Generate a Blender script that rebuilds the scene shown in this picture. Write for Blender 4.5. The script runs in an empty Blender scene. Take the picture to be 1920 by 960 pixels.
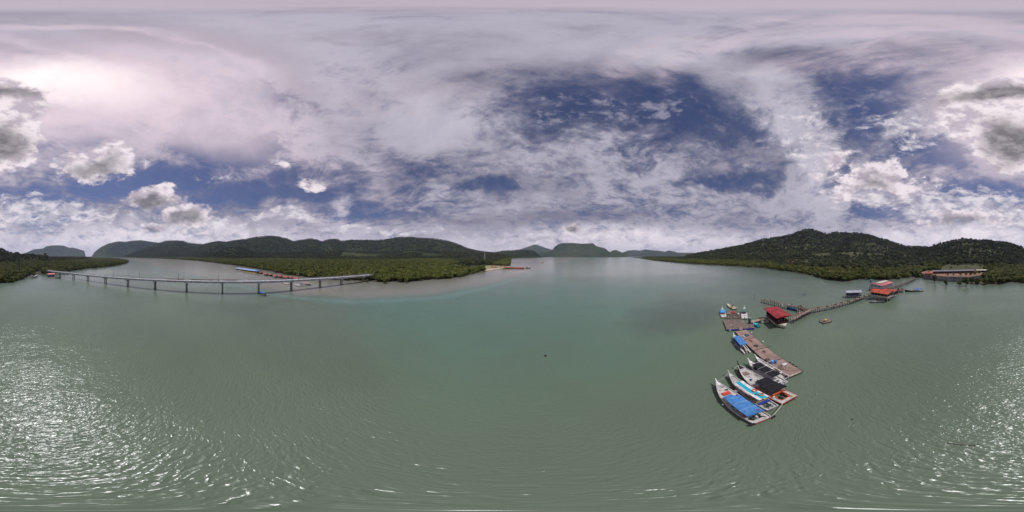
import bpy, math, random
import numpy as np
from mathutils import Vector, Matrix, noise as mnoise
random.seed(7); rng = np.random.default_rng(7)
SC = bpy.context.scene
COL = SC.collection
PI = math.pi
CAMH = 28.0

def D(px, py):
    """direction of a bearing / elevation (given on the 1920x960 scale of degrees)"""
    a = (px/1920-.5)*2*PI; e = (.5-py/960)*PI
    return (math.sin(a)*math.cos(e), math.cos(a)*math.cos(e), math.sin(e))
def G(px, py, z=0.0):
    """point on the level z seen at that bearing and depression"""
    a = (px/1920-.5)*2*PI; d = (py/960-.5)*PI
    r = (CAMH-z)/math.tan(d)
    return (r*math.sin(a), r*math.cos(a))
def AZ(px, r):
    a = (px/1920-.5)*2*PI
    return (r*math.sin(a), r*math.cos(a))

# ------------------------------------------------------------------ camera
cd = bpy.data.cameras.new('camera'); cam = bpy.data.objects.new('camera', cd); COL.objects.link(cam)
cam.location = (0, 0, CAMH); cam.rotation_euler = (PI/2, 0, 0)
cd.type = 'PANO'; cd.clip_start = .1; cd.clip_end = 60000
try:
    cd.cycles.panorama_type = 'EQUIRECTANGULAR'
except Exception:
    pass
try:
    cd.panorama_type = 'EQUIRECTANGULAR'
except Exception:
    pass
SC.camera = cam
SC.render.engine = 'CYCLES'
SC.view_settings.view_transform = 'Standard'; SC.view_settings.look = 'None'
SC.view_settings.exposure = 0.0; SC.view_settings.gamma = 1.0
SC.cycles.use_denoising = True
SC.cycles.max_bounces = 5; SC.cycles.diffuse_bounces = 2; SC.cycles.glossy_bounces = 3
SC.cycles.volume_bounces = 0; SC.cycles.transparent_max_bounces = 6
SC.cycles.sample_clamp_indirect = 4.0; SC.cycles.sample_clamp_direct = 0.0
SC.cycles.caustics_reflective = False; SC.cycles.caustics_refractive = False

# ------------------------------------------------------------------ node maths
class S:
    """a socket with arithmetic"""
    def __init__(s, nt, so): s.nt = nt; s.so = so
    def _m(s, op, *a, clamp=False):
        n = s.nt.nodes.new('ShaderNodeMath'); n.operation = op; n.use_clamp = clamp
        for i, v in enumerate((s,)+a):
            if isinstance(v, S): s.nt.links.new(v.so, n.inputs[i])
            else: n.inputs[i].default_value = v
        return S(s.nt, n.outputs[0])
    def __add__(s, o): return s._m('ADD', o)
    __radd__ = __add__
    def __sub__(s, o): return s._m('SUBTRACT', o)
    def __rsub__(s, o): return (s*-1.0)+o
    def __mul__(s, o): return s._m('MULTIPLY', o)
    __rmul__ = __mul__
    def __truediv__(s, o): return s._m('DIVIDE', o)
    def mx(s, o): return s._m('MAXIMUM', o)
    def mn(s, o): return s._m('MINIMUM', o)
    def pw(s, o): return s._m('POWER', o)
    def cl(s): return s._m('ADD', 0.0, clamp=True)
    def sqrt(s): return s._m('SQRT')
    def ss(s, a, b, lo=0.0, hi=1.0):
        n = s.nt.nodes.new('ShaderNodeMapRange'); n.interpolation_type = 'SMOOTHSTEP'
        s.nt.links.new(s.so, n.inputs[0])
        n.inputs[1].default_value = a; n.inputs[2].default_value = b
        n.inputs[3].default_value = lo; n.inputs[4].default_value = hi
        return S(s.nt, n.outputs[0])
class V:
    def __init__(s, nt, so): s.nt = nt; s.so = so
    def _v(s, op, o=None, out=0, sc=None):
        n = s.nt.nodes.new('ShaderNodeVectorMath'); n.operation = op
        s.nt.links.new(s.so, n.inputs[0])
        if isinstance(o, V): s.nt.links.new(o.so, n.inputs[1])
        elif o is not None: n.inputs[1].default_value = o
        if sc is not None:
            if isinstance(sc, S): s.nt.links.new(sc.so, n.inputs[3])
            else: n.inputs[3].default_value = sc
        return n.outputs[out]
    def add(s, o): return V(s.nt, s._v('ADD', o))
    def sub(s, o): return V(s.nt, s._v('SUBTRACT', o))
    def mul(s, o): return V(s.nt, s._v('MULTIPLY', o))
    def scale(s, k): return V(s.nt, s._v('SCALE', None, 0, k))
    def dot(s, o): return S(s.nt, s._v('DOT_PRODUCT', o, 1))
    def norm(s): return V(s.nt, s._v('NORMALIZE'))
    def sep(s):
        n = s.nt.nodes.new('ShaderNodeSeparateXYZ'); s.nt.links.new(s.so, n.inputs[0])
        return [S(s.nt, n.outputs[i]) for i in range(3)]
def comb(nt, x, y, z):
    n = nt.nodes.new('ShaderNodeCombineXYZ')
    for i, v in enumerate((x, y, z)):
        if isinstance(v, S): nt.links.new(v.so, n.inputs[i])
        else: n.inputs[i].default_value = v
    return V(nt, n.outputs[0])
def nz(nt, vec, scale, detail=4.0, rough=.5, dist=0.0, color=False, lac=2.0):
    n = nt.nodes.new('ShaderNodeTexNoise')
    if vec is not None: nt.links.new(vec.so, n.inputs['Vector'])
    n.inputs['Scale'].default_value = scale; n.inputs['Detail'].default_value = detail
    n.inputs['Roughness'].default_value = rough; n.inputs['Distortion'].default_value = dist
    n.inputs['Lacunarity'].default_value = lac
    return V(nt, n.outputs['Color']) if color else S(nt, n.outputs['Fac'])
def mixc(nt, f, a, b, blend='MIX'):
    n = nt.nodes.new('ShaderNodeMix'); n.data_type = 'RGBA'; n.blend_type = blend; n.clamp_factor = True
    if isinstance(f, S): nt.links.new(f.so, n.inputs[0])
    else: n.inputs[0].default_value = f
    for i, c in ((6, a), (7, b)):
        if isinstance(c, (V, S)): nt.links.new(c.so, n.inputs[i])
        else: n.inputs[i].default_value = (*c, 1)
    return V(nt, n.outputs[2])

# ------------------------------------------------------------------ sky
SUN_AZ = math.radians(-163.0); SUN_EL = math.radians(61.0)
world = bpy.data.worlds.new('World'); SC.world = world; world.use_nodes = True
nt = world.node_tree; nt.nodes.clear()
out = nt.nodes.new('ShaderNodeOutputWorld')
tc = nt.nodes.new('ShaderNodeTexCoord')
d = V(nt, tc.outputs['Generated']).norm()
sky = nt.nodes.new('ShaderNodeTexSky'); sky.sky_type = 'NISHITA'; sky.sun_disc = False
sky.sun_elevation = SUN_EL; sky.sun_rotation = SUN_AZ
sky.altitude = 0; sky.air_density = 1.0; sky.dust_density = .6; sky.ozone_density = 2.5

wn = nz(nt, d, 3.2, 6, .6, color=True).sub((.5, .5, .5))
dw = d.add(wn.scale(.26)).norm()
dw2 = d.add(wn.scale(.12)).norm()
def blob(px, py, sx, sy, hard=.2, rot=0.0, src=None):
    """soft patch round one bearing; sx, sy in 1/1920 turns (half sizes)"""
    src = src or dw
    c = Vector(D(px, py)); t = Vector((c.y, -c.x, 0)).normalized()      # to the right
    u = t.cross(c).normalized()
    if u.z < 0: u = -u
    r = math.radians(rot); t2 = t*math.cos(r)+u*math.sin(r); u2 = -t*math.sin(r)+u*math.cos(r)
    k = 2*PI/1920
    a = src.dot(tuple(t2/(sx*k))); b = src.dot(tuple(u2/(sy*k))); w = src.dot(tuple(c))
    q = (a*a+b*b).sqrt()
    return q.ss(hard, 1.0, 1.0, 0.0)*w.ss(0, .2)
def union(lst):
    r = lst[0]
    for x in lst[1:]: r = r.mx(x)
    return r
dx_, dy_, dz_ = d.sep()
# high cloud: noise on a level sheet, so it draws together towards the horizon
inv = dz_.mx(0.0)+.14
wp = comb(nt, dx_/inv, dy_/inv, 0.0)
wpw = wp.add(nz(nt, wp, 1.1, 3, .5, color=True).sub((.5, .5, .5)).scale(.9))
n_big = nz(nt, wpw, .75, 5, .55, .2)
n_fine = nz(nt, wpw.mul((1.0, 1.35, 1.0)), 3.3, 9, .70, .15)
n_dir = nz(nt, dw2.mul((1, 1, 2.0)), 6.0, 9, .66, .25)
n_puff = nz(nt, dw2.mul((1, 1, 1.6)), 21, 6, .62, .2)
gap = union([
    blob(1170, 195, 270, 92, .1), blob(1010, 195, 120, 50, .0)*.7, blob(1320, 245, 130, 56, .0)*.8,
    blob(1390, 338, 150, 30, .0, -6)*.75, blob(1620, 215, 80, 100, .1, 18), blob(1725, 290, 110, 60, .2), blob(1600, 150, 110, 60, .0),
    blob(430, 285, 110, 70, .3), blob(570, 345, 160, 70, .35), blob(330, 330, 120, 40, .2), blob(655, 390, 90, 40, .2), blob(450, 365, 130, 44, .2),
    blob(110, 250, 95, 44, .1), blob(240, 345, 220, 42, .25, 4), blob(930, 350, 95, 24, .1),
    blob(780, 320, 110, 50, .0)*.7, blob(1640, 400, 95, 28, .2), blob(1455, 350, 56, 38, .0), blob(1540, 340, 70, 50, .0),
    blob(1840, 350, 150, 40, .1), blob(470, 195, 70, 70, .0)*.8, blob(1500, 100, 140, 46, .0)*.5, blob(1790, 90, 190, 50, .0)*.5])
arch = union([blob(1535, 345, 60, 175, .0, 10, dw2), blob(1452, 205, 52, 120, .0, 24, dw2), blob(1330, 122, 170, 34, .0, -14, dw2),
              blob(1060, 92, 300, 38, .0), blob(850, 235, 130, 120, .0), blob(640, 390, 26, 50, .0, 0, dw2)])
solid = union([blob(230, 185, 330, 130, .2), blob(760, 170, 240, 160, .0)*.7, blob(1100, 390, 330, 50, .2)*.6, blob(900, 60, 500, 60, .0)*.6])
thick = (n_big-.5)*2.4+(n_fine-.5)*2.7+(n_dir-.5)*1.5+.72-gap*1.10+arch*.6+solid*.35+dz_.ss(.90, .985)*.55
veil = thick.ss(-.45, 1.0)
veil = (veil*.88+.12+(n_puff-.5)*.25).cl()
# colours: thin cloud grey, fuller cloud pale, the fullest grey again on its underside
lum = thick+(n_puff-.5)*.8
veil_col = mixc(nt, lum.ss(.0, 1.25), (.15, .155, .23), (.47, .445, .535))
veil_col = mixc(nt, lum.ss(1.1, 2.0)*.75, veil_col, (.26, .24, .305))
veil_col = mixc(nt, ((nz(nt, dw2.mul((1, 1, 1.6)), 2.6, 6, .6).ss(.42, .62))*.6).cl(), veil_col, (.235, .22, .29))
veil_col = mixc(nt, (arch*((n_fine-.5)*2.5+.75)).cl(), veil_col, (.58, .55, .64))
dark = union([blob(200, 66, 330, 30, .1), blob(20, 92, 170, 26, .1), blob(1500, 110, 120, 36, .1), blob(1800, 100, 190, 44, .1),
              blob(1040, 405, 210, 22, .3), blob(1200, 402, 90, 10, .2, -8), blob(870, 415, 110, 10, .1), blob(930, 130, 160, 70, .0)*.7, blob(880, 300, 90, 70, .0)*.6,
              blob(1330, 440, 34, 5, .4, -4, dw2), blob(1010, 452, 100, 7, .2), blob(1150, 128, 240, 30, .0), blob(760, 400, 100, 26, .0)])
dark2 = (dark*((n_dir-.5)*2.4+(n_fine-.5)*2.0+.7)).cl()
veil_col = mixc(nt, dark2*.72, veil_col, (.165, .15, .205))
pinkp = union([blob(1610, 112, 120, 28, .1), blob(1500, 60, 260, 20, .1), blob(1650, 40, 300, 16, .2), blob(760, 170, 150, 80, .0)*.5,
               blob(60, 40, 300, 10, .1), blob(60, 112, 160, 16, .1)])
veil_col = mixc(nt, (pinkp*.8*((n_fine-.5)*3.0+.55)).cl(), veil_col, (.74, .60, .68))
top = dz_.ss(.9965, .9995)
veil_col = mixc(nt, top*.6, veil_col, (.62, .53, .60))
g1 = blob(230, 185, 480, 235, .0, 0, dw2); g2 = blob(200, 172, 330, 150, .0, 0, dw2); g3 = blob(112, 156, 200, 90, .0, 0, dw2); g4 = blob(98, 152, 120, 54, .0, 0, dw)
tex = (n_fine-.5)*1.1+(n_dir-.5)*.9+.9
veil_col = mixc(nt, (g1*.85*tex).cl(), veil_col, (.63, .545, .635))
veil_col = mixc(nt, (g2*.95*tex).cl(), veil_col, (.84, .685, .76))
veil_col = mixc(nt, (g3*g3*(tex*.4+.6)).cl(), veil_col, (.96, .80, .85))
veil_col = mixc(nt, (g4*(tex*.3+.7)).cl(), veil_col, (1.16, 1.03, 1.03))
# bright air over the skyline
hz = dz_.ss(.02, .26, 1.0, 0.0)
hzw = blob(1170, 455, 420, 42, .2, 0, dw2).mx(blob(300, 450, 420, 44, .1, 0, dw2)).mx(blob(1800, 450, 300, 40, .1, 0, dw2))
veil = (veil+hz*((n_dir-.5)*1.6+.50)).cl()
veil = veil.mx(g2.ss(.05, .45)*.97).mx(top).mx(hzw*.8)
veil_col = mixc(nt, (hz*(n_dir*.9+.2)).cl(), veil_col, (.64, .60, .70))
veil_col = mixc(nt, (hzw*((n_dir-.5)*3.4+(n_puff-.5)*1.6+.72)).cl(), veil_col, (.98, .90, .95))
veil_col = mixc(nt, ((dark*1.3+hzw*.35)*hz*((n_dir-.5)*4.5+.35)).cl()*.7, veil_col, (.24, .225, .30))
# cumulus
dv = d.mul((1, 1, 1.7))
c_n = nz(nt, dv, 10, 10, .62, .1)
c_up = nz(nt, dv.add((-.012, -.03, .04)), 10, 6, .6, .1)
big = union([blob(1905, 258, 96, 78, .3, 0, dw2), blob(1975, 240, 34, 60, .2, 0, dw2), blob(1875, 172, 105, 38, .2, 6, dw2), blob(1822, 215, 66, 66, .1, 0, dw2),
             blob(10, 260, 74, 84, .35, 0, dw2), blob(1935, 200, 70, 60, .3, 0, dw2)])
med = union([blob(182, 305, 98, 50, .2, 4, dw2), blob(288, 371, 74, 32, .2, 4, dw2), blob(352, 406, 68, 32, .3, 0, dw2), blob(292, 424, 28, 14, .2, 0, dw2),
             blob(1642, 330, 78, 48, .15, 0, dw2), blob(1585, 350, 80, 46, .0, 20, dw2)*.8, blob(582, 347, 60, 18, .0, -6, dw2)*.72, blob(526, 311, 30, 13, .0, 0, dw2)*.7,
             blob(1076, 431, 26, 13, .2, 0, dw2), blob(1710, 350, 90, 30, .0, 0, dw2)*.7, blob(1800, 412, 110, 26, .1)*.8, blob(1560, 300, 60, 60, .0)*.5])
band = union([blob(80, 400, 230, 44, .3), blob(1830, 385, 210, 56, .2), blob(1650, 370, 130, 44, .0), blob(390, 430, 150, 22, .1)*.8,
              blob(540, 410, 130, 15, .2)*.9, blob(700, 432, 260, 14, .2)*.7, blob(1500, 250, 110, 90, .0)*.7, blob(1700, 250, 90, 80, .0)*.8, blob(430, 330, 90, 16, .0)*.7])
puff = union([blob(1110, 290, 330, 60, .0), blob(1180, 200, 210, 66, .0), blob(1000, 230, 130, 80, .0), blob(1600, 180, 130, 90, .0), blob(480, 190, 80, 60, .0)])
m_big = big*.74+(c_n-.5)*1.5
m_med = med*.78+(c_n-.5)*1.9
m_band = band*.54+(nz(nt, dw2.mul((1, 1, 2.3)), 13, 9, .66, .2)-.5)*2.3
m_puff = puff*.40+(n_puff-.5)*2.4+(n_dir-.5)*1.6
a_big = m_big.ss(.14, .40)*big.ss(.0, .15); a_med = m_med.ss(.10, .50)*med.ss(.0, .2); a_band = m_band.ss(.02, .60)*.88*band.ss(0, .35); a_puff = m_puff.ss(.10, .85)*.62*puff.ss(0, .5)
relief = ((c_n-c_up)*5.5+.5).cl()
cores = union([blob(8, 262, 74, 54, .0), blob(1890, 265, 66, 60, .0), blob(1880, 172, 104, 22, .0, 4), blob(178, 312, 66, 26, .0, 6)*.75, blob(290, 380, 60, 18, .0),
               blob(348, 412, 54, 20, .0), blob(1645, 340, 50, 28, .0)*.55, blob(292, 428, 22, 9, .0), blob(1076, 433, 24, 11, .0), blob(1800, 420, 80, 16, .0)*.5])
edge = (cores*1.5*(c_n*1.3+.3)).cl()
lit = mixc(nt, relief, (.55, .48, .545), (.92, .82, .86))
core = mixc(nt, relief, (.20, .185, .195), (.36, .33, .345))
cum_col = mixc(nt, edge, lit, core)
band_col = mixc(nt, (relief*.6+m_band*.5).cl(), (.40, .38, .46), (.94, .87, .91))
col = mixc(nt, a_puff, veil_col, (.50, .475, .57))
col = mixc(nt, a_band, col, band_col)
col = mixc(nt, a_big.mx(a_med), col, cum_col)
alpha = veil.mx(a_puff).mx(a_band).mx(a_big).mx(a_med*.97).cl()
below = dz_.ss(-.04, -.001, 1.0, 0.0)
col = mixc(nt, below, col, (.40, .40, .44)); alpha = alpha.mx(below)
bgA = nt.nodes.new('ShaderNodeBackground'); bgB = nt.nodes.new('ShaderNodeBackground')
nt.links.new(mixc(nt, 1.0, V(nt, sky.outputs[0]), (.66, .70, 1.0), 'MULTIPLY').so, bgA.inputs[0])
bgA.inputs[1].default_value = .055
nt.links.new(col.so, bgB.inputs[0]); bgB.inputs[1].default_value = 1.0
mx = nt.nodes.new('ShaderNodeMixShader'); nt.links.new(alpha.so, mx.inputs[0])
nt.links.new(bgA.outputs[0], mx.inputs[1]); nt.links.new(bgB.outputs[0], mx.inputs[2])
nt.links.new(mx.outputs[0], out.inputs[0])
world.cycles.sampling_method = 'MANUAL'; world.cycles.sample_map_resolution = 512

sd = bpy.data.lights.new('sun', 'SUN'); sun = bpy.data.objects.new('sun', sd); COL.objects.link(sun)
sd.energy = 3.2; sd.angle = math.radians(3.0)     # seen through thin cloud; sd.color = (1.0, .95, .88)
sv = Vector((math.sin(SUN_AZ)*math.cos(SUN_EL), math.cos(SUN_AZ)*math.cos(SUN_EL), math.sin(SUN_EL)))
sun.rotation_euler = sv.to_track_quat('Z', 'Y').to_euler()
sun.location = (0, 0, 400)

# ------------------------------------------------------------------ materials
MATS = {}
def mat(name, colr, rough=.6, vary=.18, scale=2.0, metal=0.0, bump=0.0, spec=.4, col2=None, stretch=(1, 1, 1), detail=5):
    if name in MATS: return MATS[name]
    m = bpy.data.materials.new(name); m.use_nodes = True; t = m.node_tree
    b = t.nodes['Principled BSDF']; MATS[name] = m
    o = t.nodes.new('ShaderNodeTexCoord'); vec = V(t, o.outputs['Object']).mul(stretch)
    n = nz(t, vec, scale, detail, .65)
    c2 = col2 or tuple(c*(1-vary*2) for c in colr); c1 = colr if col2 else tuple(min(1, c*(1+vary)) for c in colr)
    t.links.new(mixc(t, n.ss(.35, .65), c2, c1).so, b.inputs['Base Color'])
    b.inputs['Roughness'].default_value = rough; b.inputs['Metallic'].default_value = metal
    b.inputs['Specular IOR Level'].default_value = spec
    if bump:
        bp = t.nodes.new('ShaderNodeBump'); bp.inputs['Strength'].default_value = bump; bp.inputs['Distance'].default_value = .05
        t.links.new(nz(t, vec, scale*4, 4).so, bp.inputs['Height']); t.links.new(bp.outputs[0], b.inputs['Normal'])
    return m
def leaf_mat(name, cols, rough=.75):
    """foliage: colour differs from plant to plant and in drifts over the land"""
    m = bpy.data.materials.new(name); m.use_nodes = True; t = m.node_tree; b = t.nodes['Principled BSDF']; MATS[name] = m
    oi = t.nodes.new('ShaderNodeObjectInfo'); rnd = S(t, oi.outputs['Random'])
    ge = t.nodes.new('ShaderNodeNewGeometry'); pos = V(t, ge.outputs['Position'])
    drift = nz(t, pos, .012, 3, .6).ss(.35, .65)
    drift2 = nz(t, pos, .05, 4, .65).ss(.40, .62)
    base = mixc(t, (drift*.6+drift2*.5).cl(), cols[0], cols[1])
    base = mixc(t, rnd.ss(.50, 1.0), base, cols[2])
    base = mixc(t, nz(t, pos, .9, 2).ss(.4, .7)*.5, base, cols[3])
    t.links.new(base.so, b.inputs['Base Color']); b.inputs['Roughness'].default_value = rough
    b.inputs['Specular IOR Level'].default_value = .15
    return m
M_MANG = leaf_mat('mangrove_leaf', [(.058, .074, .014), (.092, .104, .020), (.140, .140, .036), (.026, .038, .010)])
M_FOR = leaf_mat('forest_leaf', [(.030, .042, .017), (.062, .066, .027), (.092, .092, .044), (.018, .027, .012)])
M_PALM = leaf_mat('palm_leaf', [(.08, .09, .03), (.10, .11, .04), (.13, .13, .06), (.05, .07, .02)])
M_BARK = mat('bark', (.20, .17, .14), .9, .3, 3)

# ------------------------------------------------------------------ mesh builder
class MB:
    def __init__(s): s.v = []; s.f = []
    def add(s, vs, fs):
        k = len(s.v); s.v += [tuple(v) for v in vs]; s.f += [tuple(i+k for i in f) for f in fs]; return s
    def box(s, c, sz, rz=0.0, tilt=0.0):
        hx, hy, hz_ = sz[0]/2, sz[1]/2, sz[2]/2; ca, sa = math.cos(rz), math.sin(rz); vs = []
        for z in (-hz_, hz_):
            for x, y in ((-hx, -hy), (hx, -hy), (hx, hy), (-hx, hy)):
                zz = z+x*tilt
                vs.append((c[0]+x*ca-y*sa, c[1]+x*sa+y*ca, c[2]+zz))
        return s.add(vs, [(3, 2, 1, 0), (4, 5, 6, 7), (0, 1, 5, 4), (1, 2, 6, 5), (2, 3, 7, 6), (3, 0, 4, 7)])
    def tube(s, p, q, r, n=6, r2=None, cap=True):
        p = Vector(p); q = Vector(q); r2 = r if r2 is None else r2; ax = (q-p)
        if ax.length < 1e-6: return s
        ax.normalize(); a = ax.cross(Vector((0, 0, 1)) if abs(ax.z) < .9 else Vector((1, 0, 0))).normalized(); b = ax.cross(a)
        vs = []
        for (c, rr) in ((p, r), (q, r2)):
            for i in range(n):
                t = 2*PI*i/n; vs.append(c+a*(math.cos(t)*rr)+b*(math.sin(t)*rr))
        fs = [(i, (i+1) % n, n+(i+1) % n, n+i) for i in range(n)]
        if cap: fs += [tuple(range(n))[::-1], tuple(range(n, 2*n))]
        return s.add(vs, fs)
    def path(s, pts, r, n=5):
        for a, b in zip(pts, pts[1:]): s.tube(a, b, r, n)
        return s
    def lathe(s, c, prof, n=10, ax='z'):
        vs = []
        for (r, h) in prof:
            for i in range(n):
                t = 2*PI*i/n; x, y = r*math.cos(t), r*math.sin(t)
                vs.append((c[0]+x, c[1]+y, c[2]+h) if ax == 'z' else ((c[0]+h, c[1]+x, c[2]+y) if ax == 'x' else (c[0]+x, c[1]+h, c[2]+y)))
        m = len(prof); fs = []
        for j in range(m-1):
            for i in range(n):
                fs.append((j*n+i, j*n+(i+1) % n, (j+1)*n+(i+1) % n, (j+1)*n+i))
        fs.append(tuple(range(n))[::-1]); fs.append(tuple(range((m-1)*n, m*n)))
        return s.add(vs, fs)
    def ball(s, c, r, n=8, m=5, sz=(1, 1, 1)):
        prof = [(max(.02, math.sin(PI*j/m))*1.0, -math.cos(PI*j/m)) for j in range(m+1)]
        k = len(s.v); s.lathe((0, 0, 0), prof, n)
        for i in range(k, len(s.v)):
            x, y, z = s.v[i]; s.v[i] = (c[0]+x*r*sz[0], c[1]+y*r*sz[1], c[2]+z*r*sz[2])
        return s
    def torus(s, c, R, r, n=14, m=6, ax='z'):
        vs = []
        for i in range(n):
            t = 2*PI*i/n
            for j in range(m):
                u = 2*PI*j/m; x = (R+r*math.cos(u))*math.cos(t); y = (R+r*math.cos(u))*math.sin(t); z = r*math.sin(u)
                vs.append((c[0]+x, c[1]+y, c[2]+z) if ax == 'z' else ((c[0]+z, c[1]+x, c[2]+y) if ax == 'x' else (c[0]+x, c[1]+z, c[2]+y)))
        fs = [(i*m+j, ((i+1) % n)*m+j, ((i+1) % n)*m+(j+1) % m, i*m+(j+1) % m) for i in range(n) for j in range(m)]
        return s.add(vs, fs)
    def slab(s, pts, z0, z1):
        """prism over a flat outline"""
        n = len(pts); vs = [(x, y, z0) for x, y in pts]+[(x, y, z1) for x, y in pts]
        return s.add(vs, [tuple(range(n))[::-1], tuple(range(n, 2*n))]+[(i, (i+1) % n, n+(i+1) % n, n+i) for i in range(n)])
    def sheet(s, P4, t=.05):
        """a board with thickness from four corners (any tilt)"""
        p = [Vector(q) for q in P4]; nrm = (p[1]-p[0]).cross(p[3]-p[0]).normalized()*t
        vs = [q-nrm for q in p]+[q for q in p]
        return s.add(vs, [(3, 2, 1, 0), (4, 5, 6, 7), (0, 1, 5, 4), (1, 2, 6, 5), (2, 3, 7, 6), (3, 0, 4, 7)])
    def mesh(s, name, material=None, smooth=False):
        me = bpy.data.meshes.new(name); me.from_pydata(s.v, [], s.f); me.update()
        if material: me.materials.append(material)
        if smooth: me.shade_smooth()
        return me
    def build(s, name, material, parent=None, smooth=False, loc=None, rz=None, kind=None):
        o = bpy.data.objects.new(name, s.mesh(name, material, smooth)); COL.objects.link(o)
        if parent is not None: o.parent = parent
        if loc is not None: o.location = loc
        if rz is not None: o.rotation_euler = (0, 0, rz)
        if kind: o['kind'] = kind
        return o
def tag(o, label=None, cat=None, group=None, kind=None):
    if label: o['label'] = label
    if cat: o['category'] = cat
    if group: o['group'] = group
    if kind: o['kind'] = kind
    return o
def empty(name, loc, rz=0.0, label=None, cat=None, group=None):
    o = bpy.data.objects.new(name, None); COL.objects.link(o); o.location = loc; o.rotation_euler = (0, 0, rz)
    o.empty_display_size = .3
    return tag(o, label, cat, group)
def copy_tree(o, parent=None):
    c = o.copy(); COL.objects.link(c); c.parent = parent
    for ch in list(o.children): copy_tree(ch, c)
    return c

# ------------------------------------------------------------------ the land
def shore(lst): return [G(x, y) for x, y in lst]
coastC = [AZ(163, 4600), AZ(180, 4500)]+shore([(200, 482.4), (240, 483), (294.8, 484.4), (330, 486), (369, 489), (410, 493.6), (448, 499), (470, 502.5), (490, 505.5), (520, 512), (551, 517),
    (581, 520.6), (607, 524.0), (640, 526), (687, 527.2), (709, 529.5), (735, 528.5), (756, 529.6), (775, 527.5), (797, 525.5), (820, 524), (840, 523), (861, 520), (885, 514.5), (906, 509), (925, 506), (942, 504.0),
    (955, 502), (957, 497), (957.5, 489), (958.5, 484.6), (985, 483.6), (1010, 483.0)])+[AZ(1030, 4700), AZ(1100, 4800), AZ(1177, 4900), AZ(1180, 9800)]
polyC = coastC+[AZ(px, 11400) for px in range(1160, 170, -30)]
coastR = [AZ(1262, 9500), AZ(1236, 5000), AZ(1183, 3400)]+shore([(1203, 484.8), (1224, 488.2), (1261, 491.6), (1297, 494.6), (1344, 497.2), (1391, 500), (1420, 502), (1445, 504.7), (1480, 509.4), (1500, 513),
    (1517, 515.6), (1545, 523.0), (1560, 526), (1576, 528.3), (1592, 528.0), (1603, 524.5), (1620, 524), (1639, 524.6), (1660, 524.6), (1685, 523.4), (1714, 520), (1732, 522), (1753, 526), (1782, 528.5), (1805, 529.0),
    (1818, 532.0), (1845, 534), (1862, 535), (1878, 533), (1888, 529.4), (1905, 530), (1920, 531.2), (1935, 530.6), (1951, 527.5), (1967.5, 521.5), (1980, 518), (2001, 514.5), (2020, 513), (2040, 509.5), (2065, 506.5),
    (2082.5, 503.7), (2120, 501), (2148, 496.5), (2158, 493.5), (2161, 491.2)])+[AZ(240, 900), AZ(233, 1060), AZ(221, 1500), AZ(208, 2000), AZ(190, 2600), AZ(172, 3600), AZ(163, 4590)]
polyR = coastR+[AZ(px-1920, 11400) for px in range(2080, 1262, -30)]
POLYS = [np.array(polyC), np.array(polyR)]
def sdist(x, y):
    """signed distance to the shore, positive on land"""
    x = np.asarray(x, float).ravel(); y = np.asarray(y, float).ravel()
    best = np.full(x.shape, 1e9); ins = np.zeros(x.shape, bool)
    for P in POLYS:
        c = np.zeros(x.shape, bool); n = len(P)
        for i in range(n):
            ax, ay = P[i]; bx, by = P[(i+1) % n]
            cond = ((ay > y) != (by > y))
            with np.errstate(divide='ignore', invalid='ignore'):
                xi = (bx-ax)*(y-ay)/(by-ay+1e-12)+ax
            c ^= cond & (x < xi)
            ex, ey = bx-ax, by-ay; L2 = ex*ex+ey*ey+1e-9
            t = np.clip(((x-ax)*ex+(y-ay)*ey)/L2, 0, 1)
            best = np.minimum(best, np.hypot(x-ax-t*ex, y-ay-t*ey))
        ins |= c
    sd_ = np.where(ins, best, -best); bear = (np.arctan2(x, y)/(2*PI)+.5)*1920
    return np.where((np.hypot(x, y) > 7300) & (bear > 1150) & (bear < 1300), 400.0, sd_)

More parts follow.
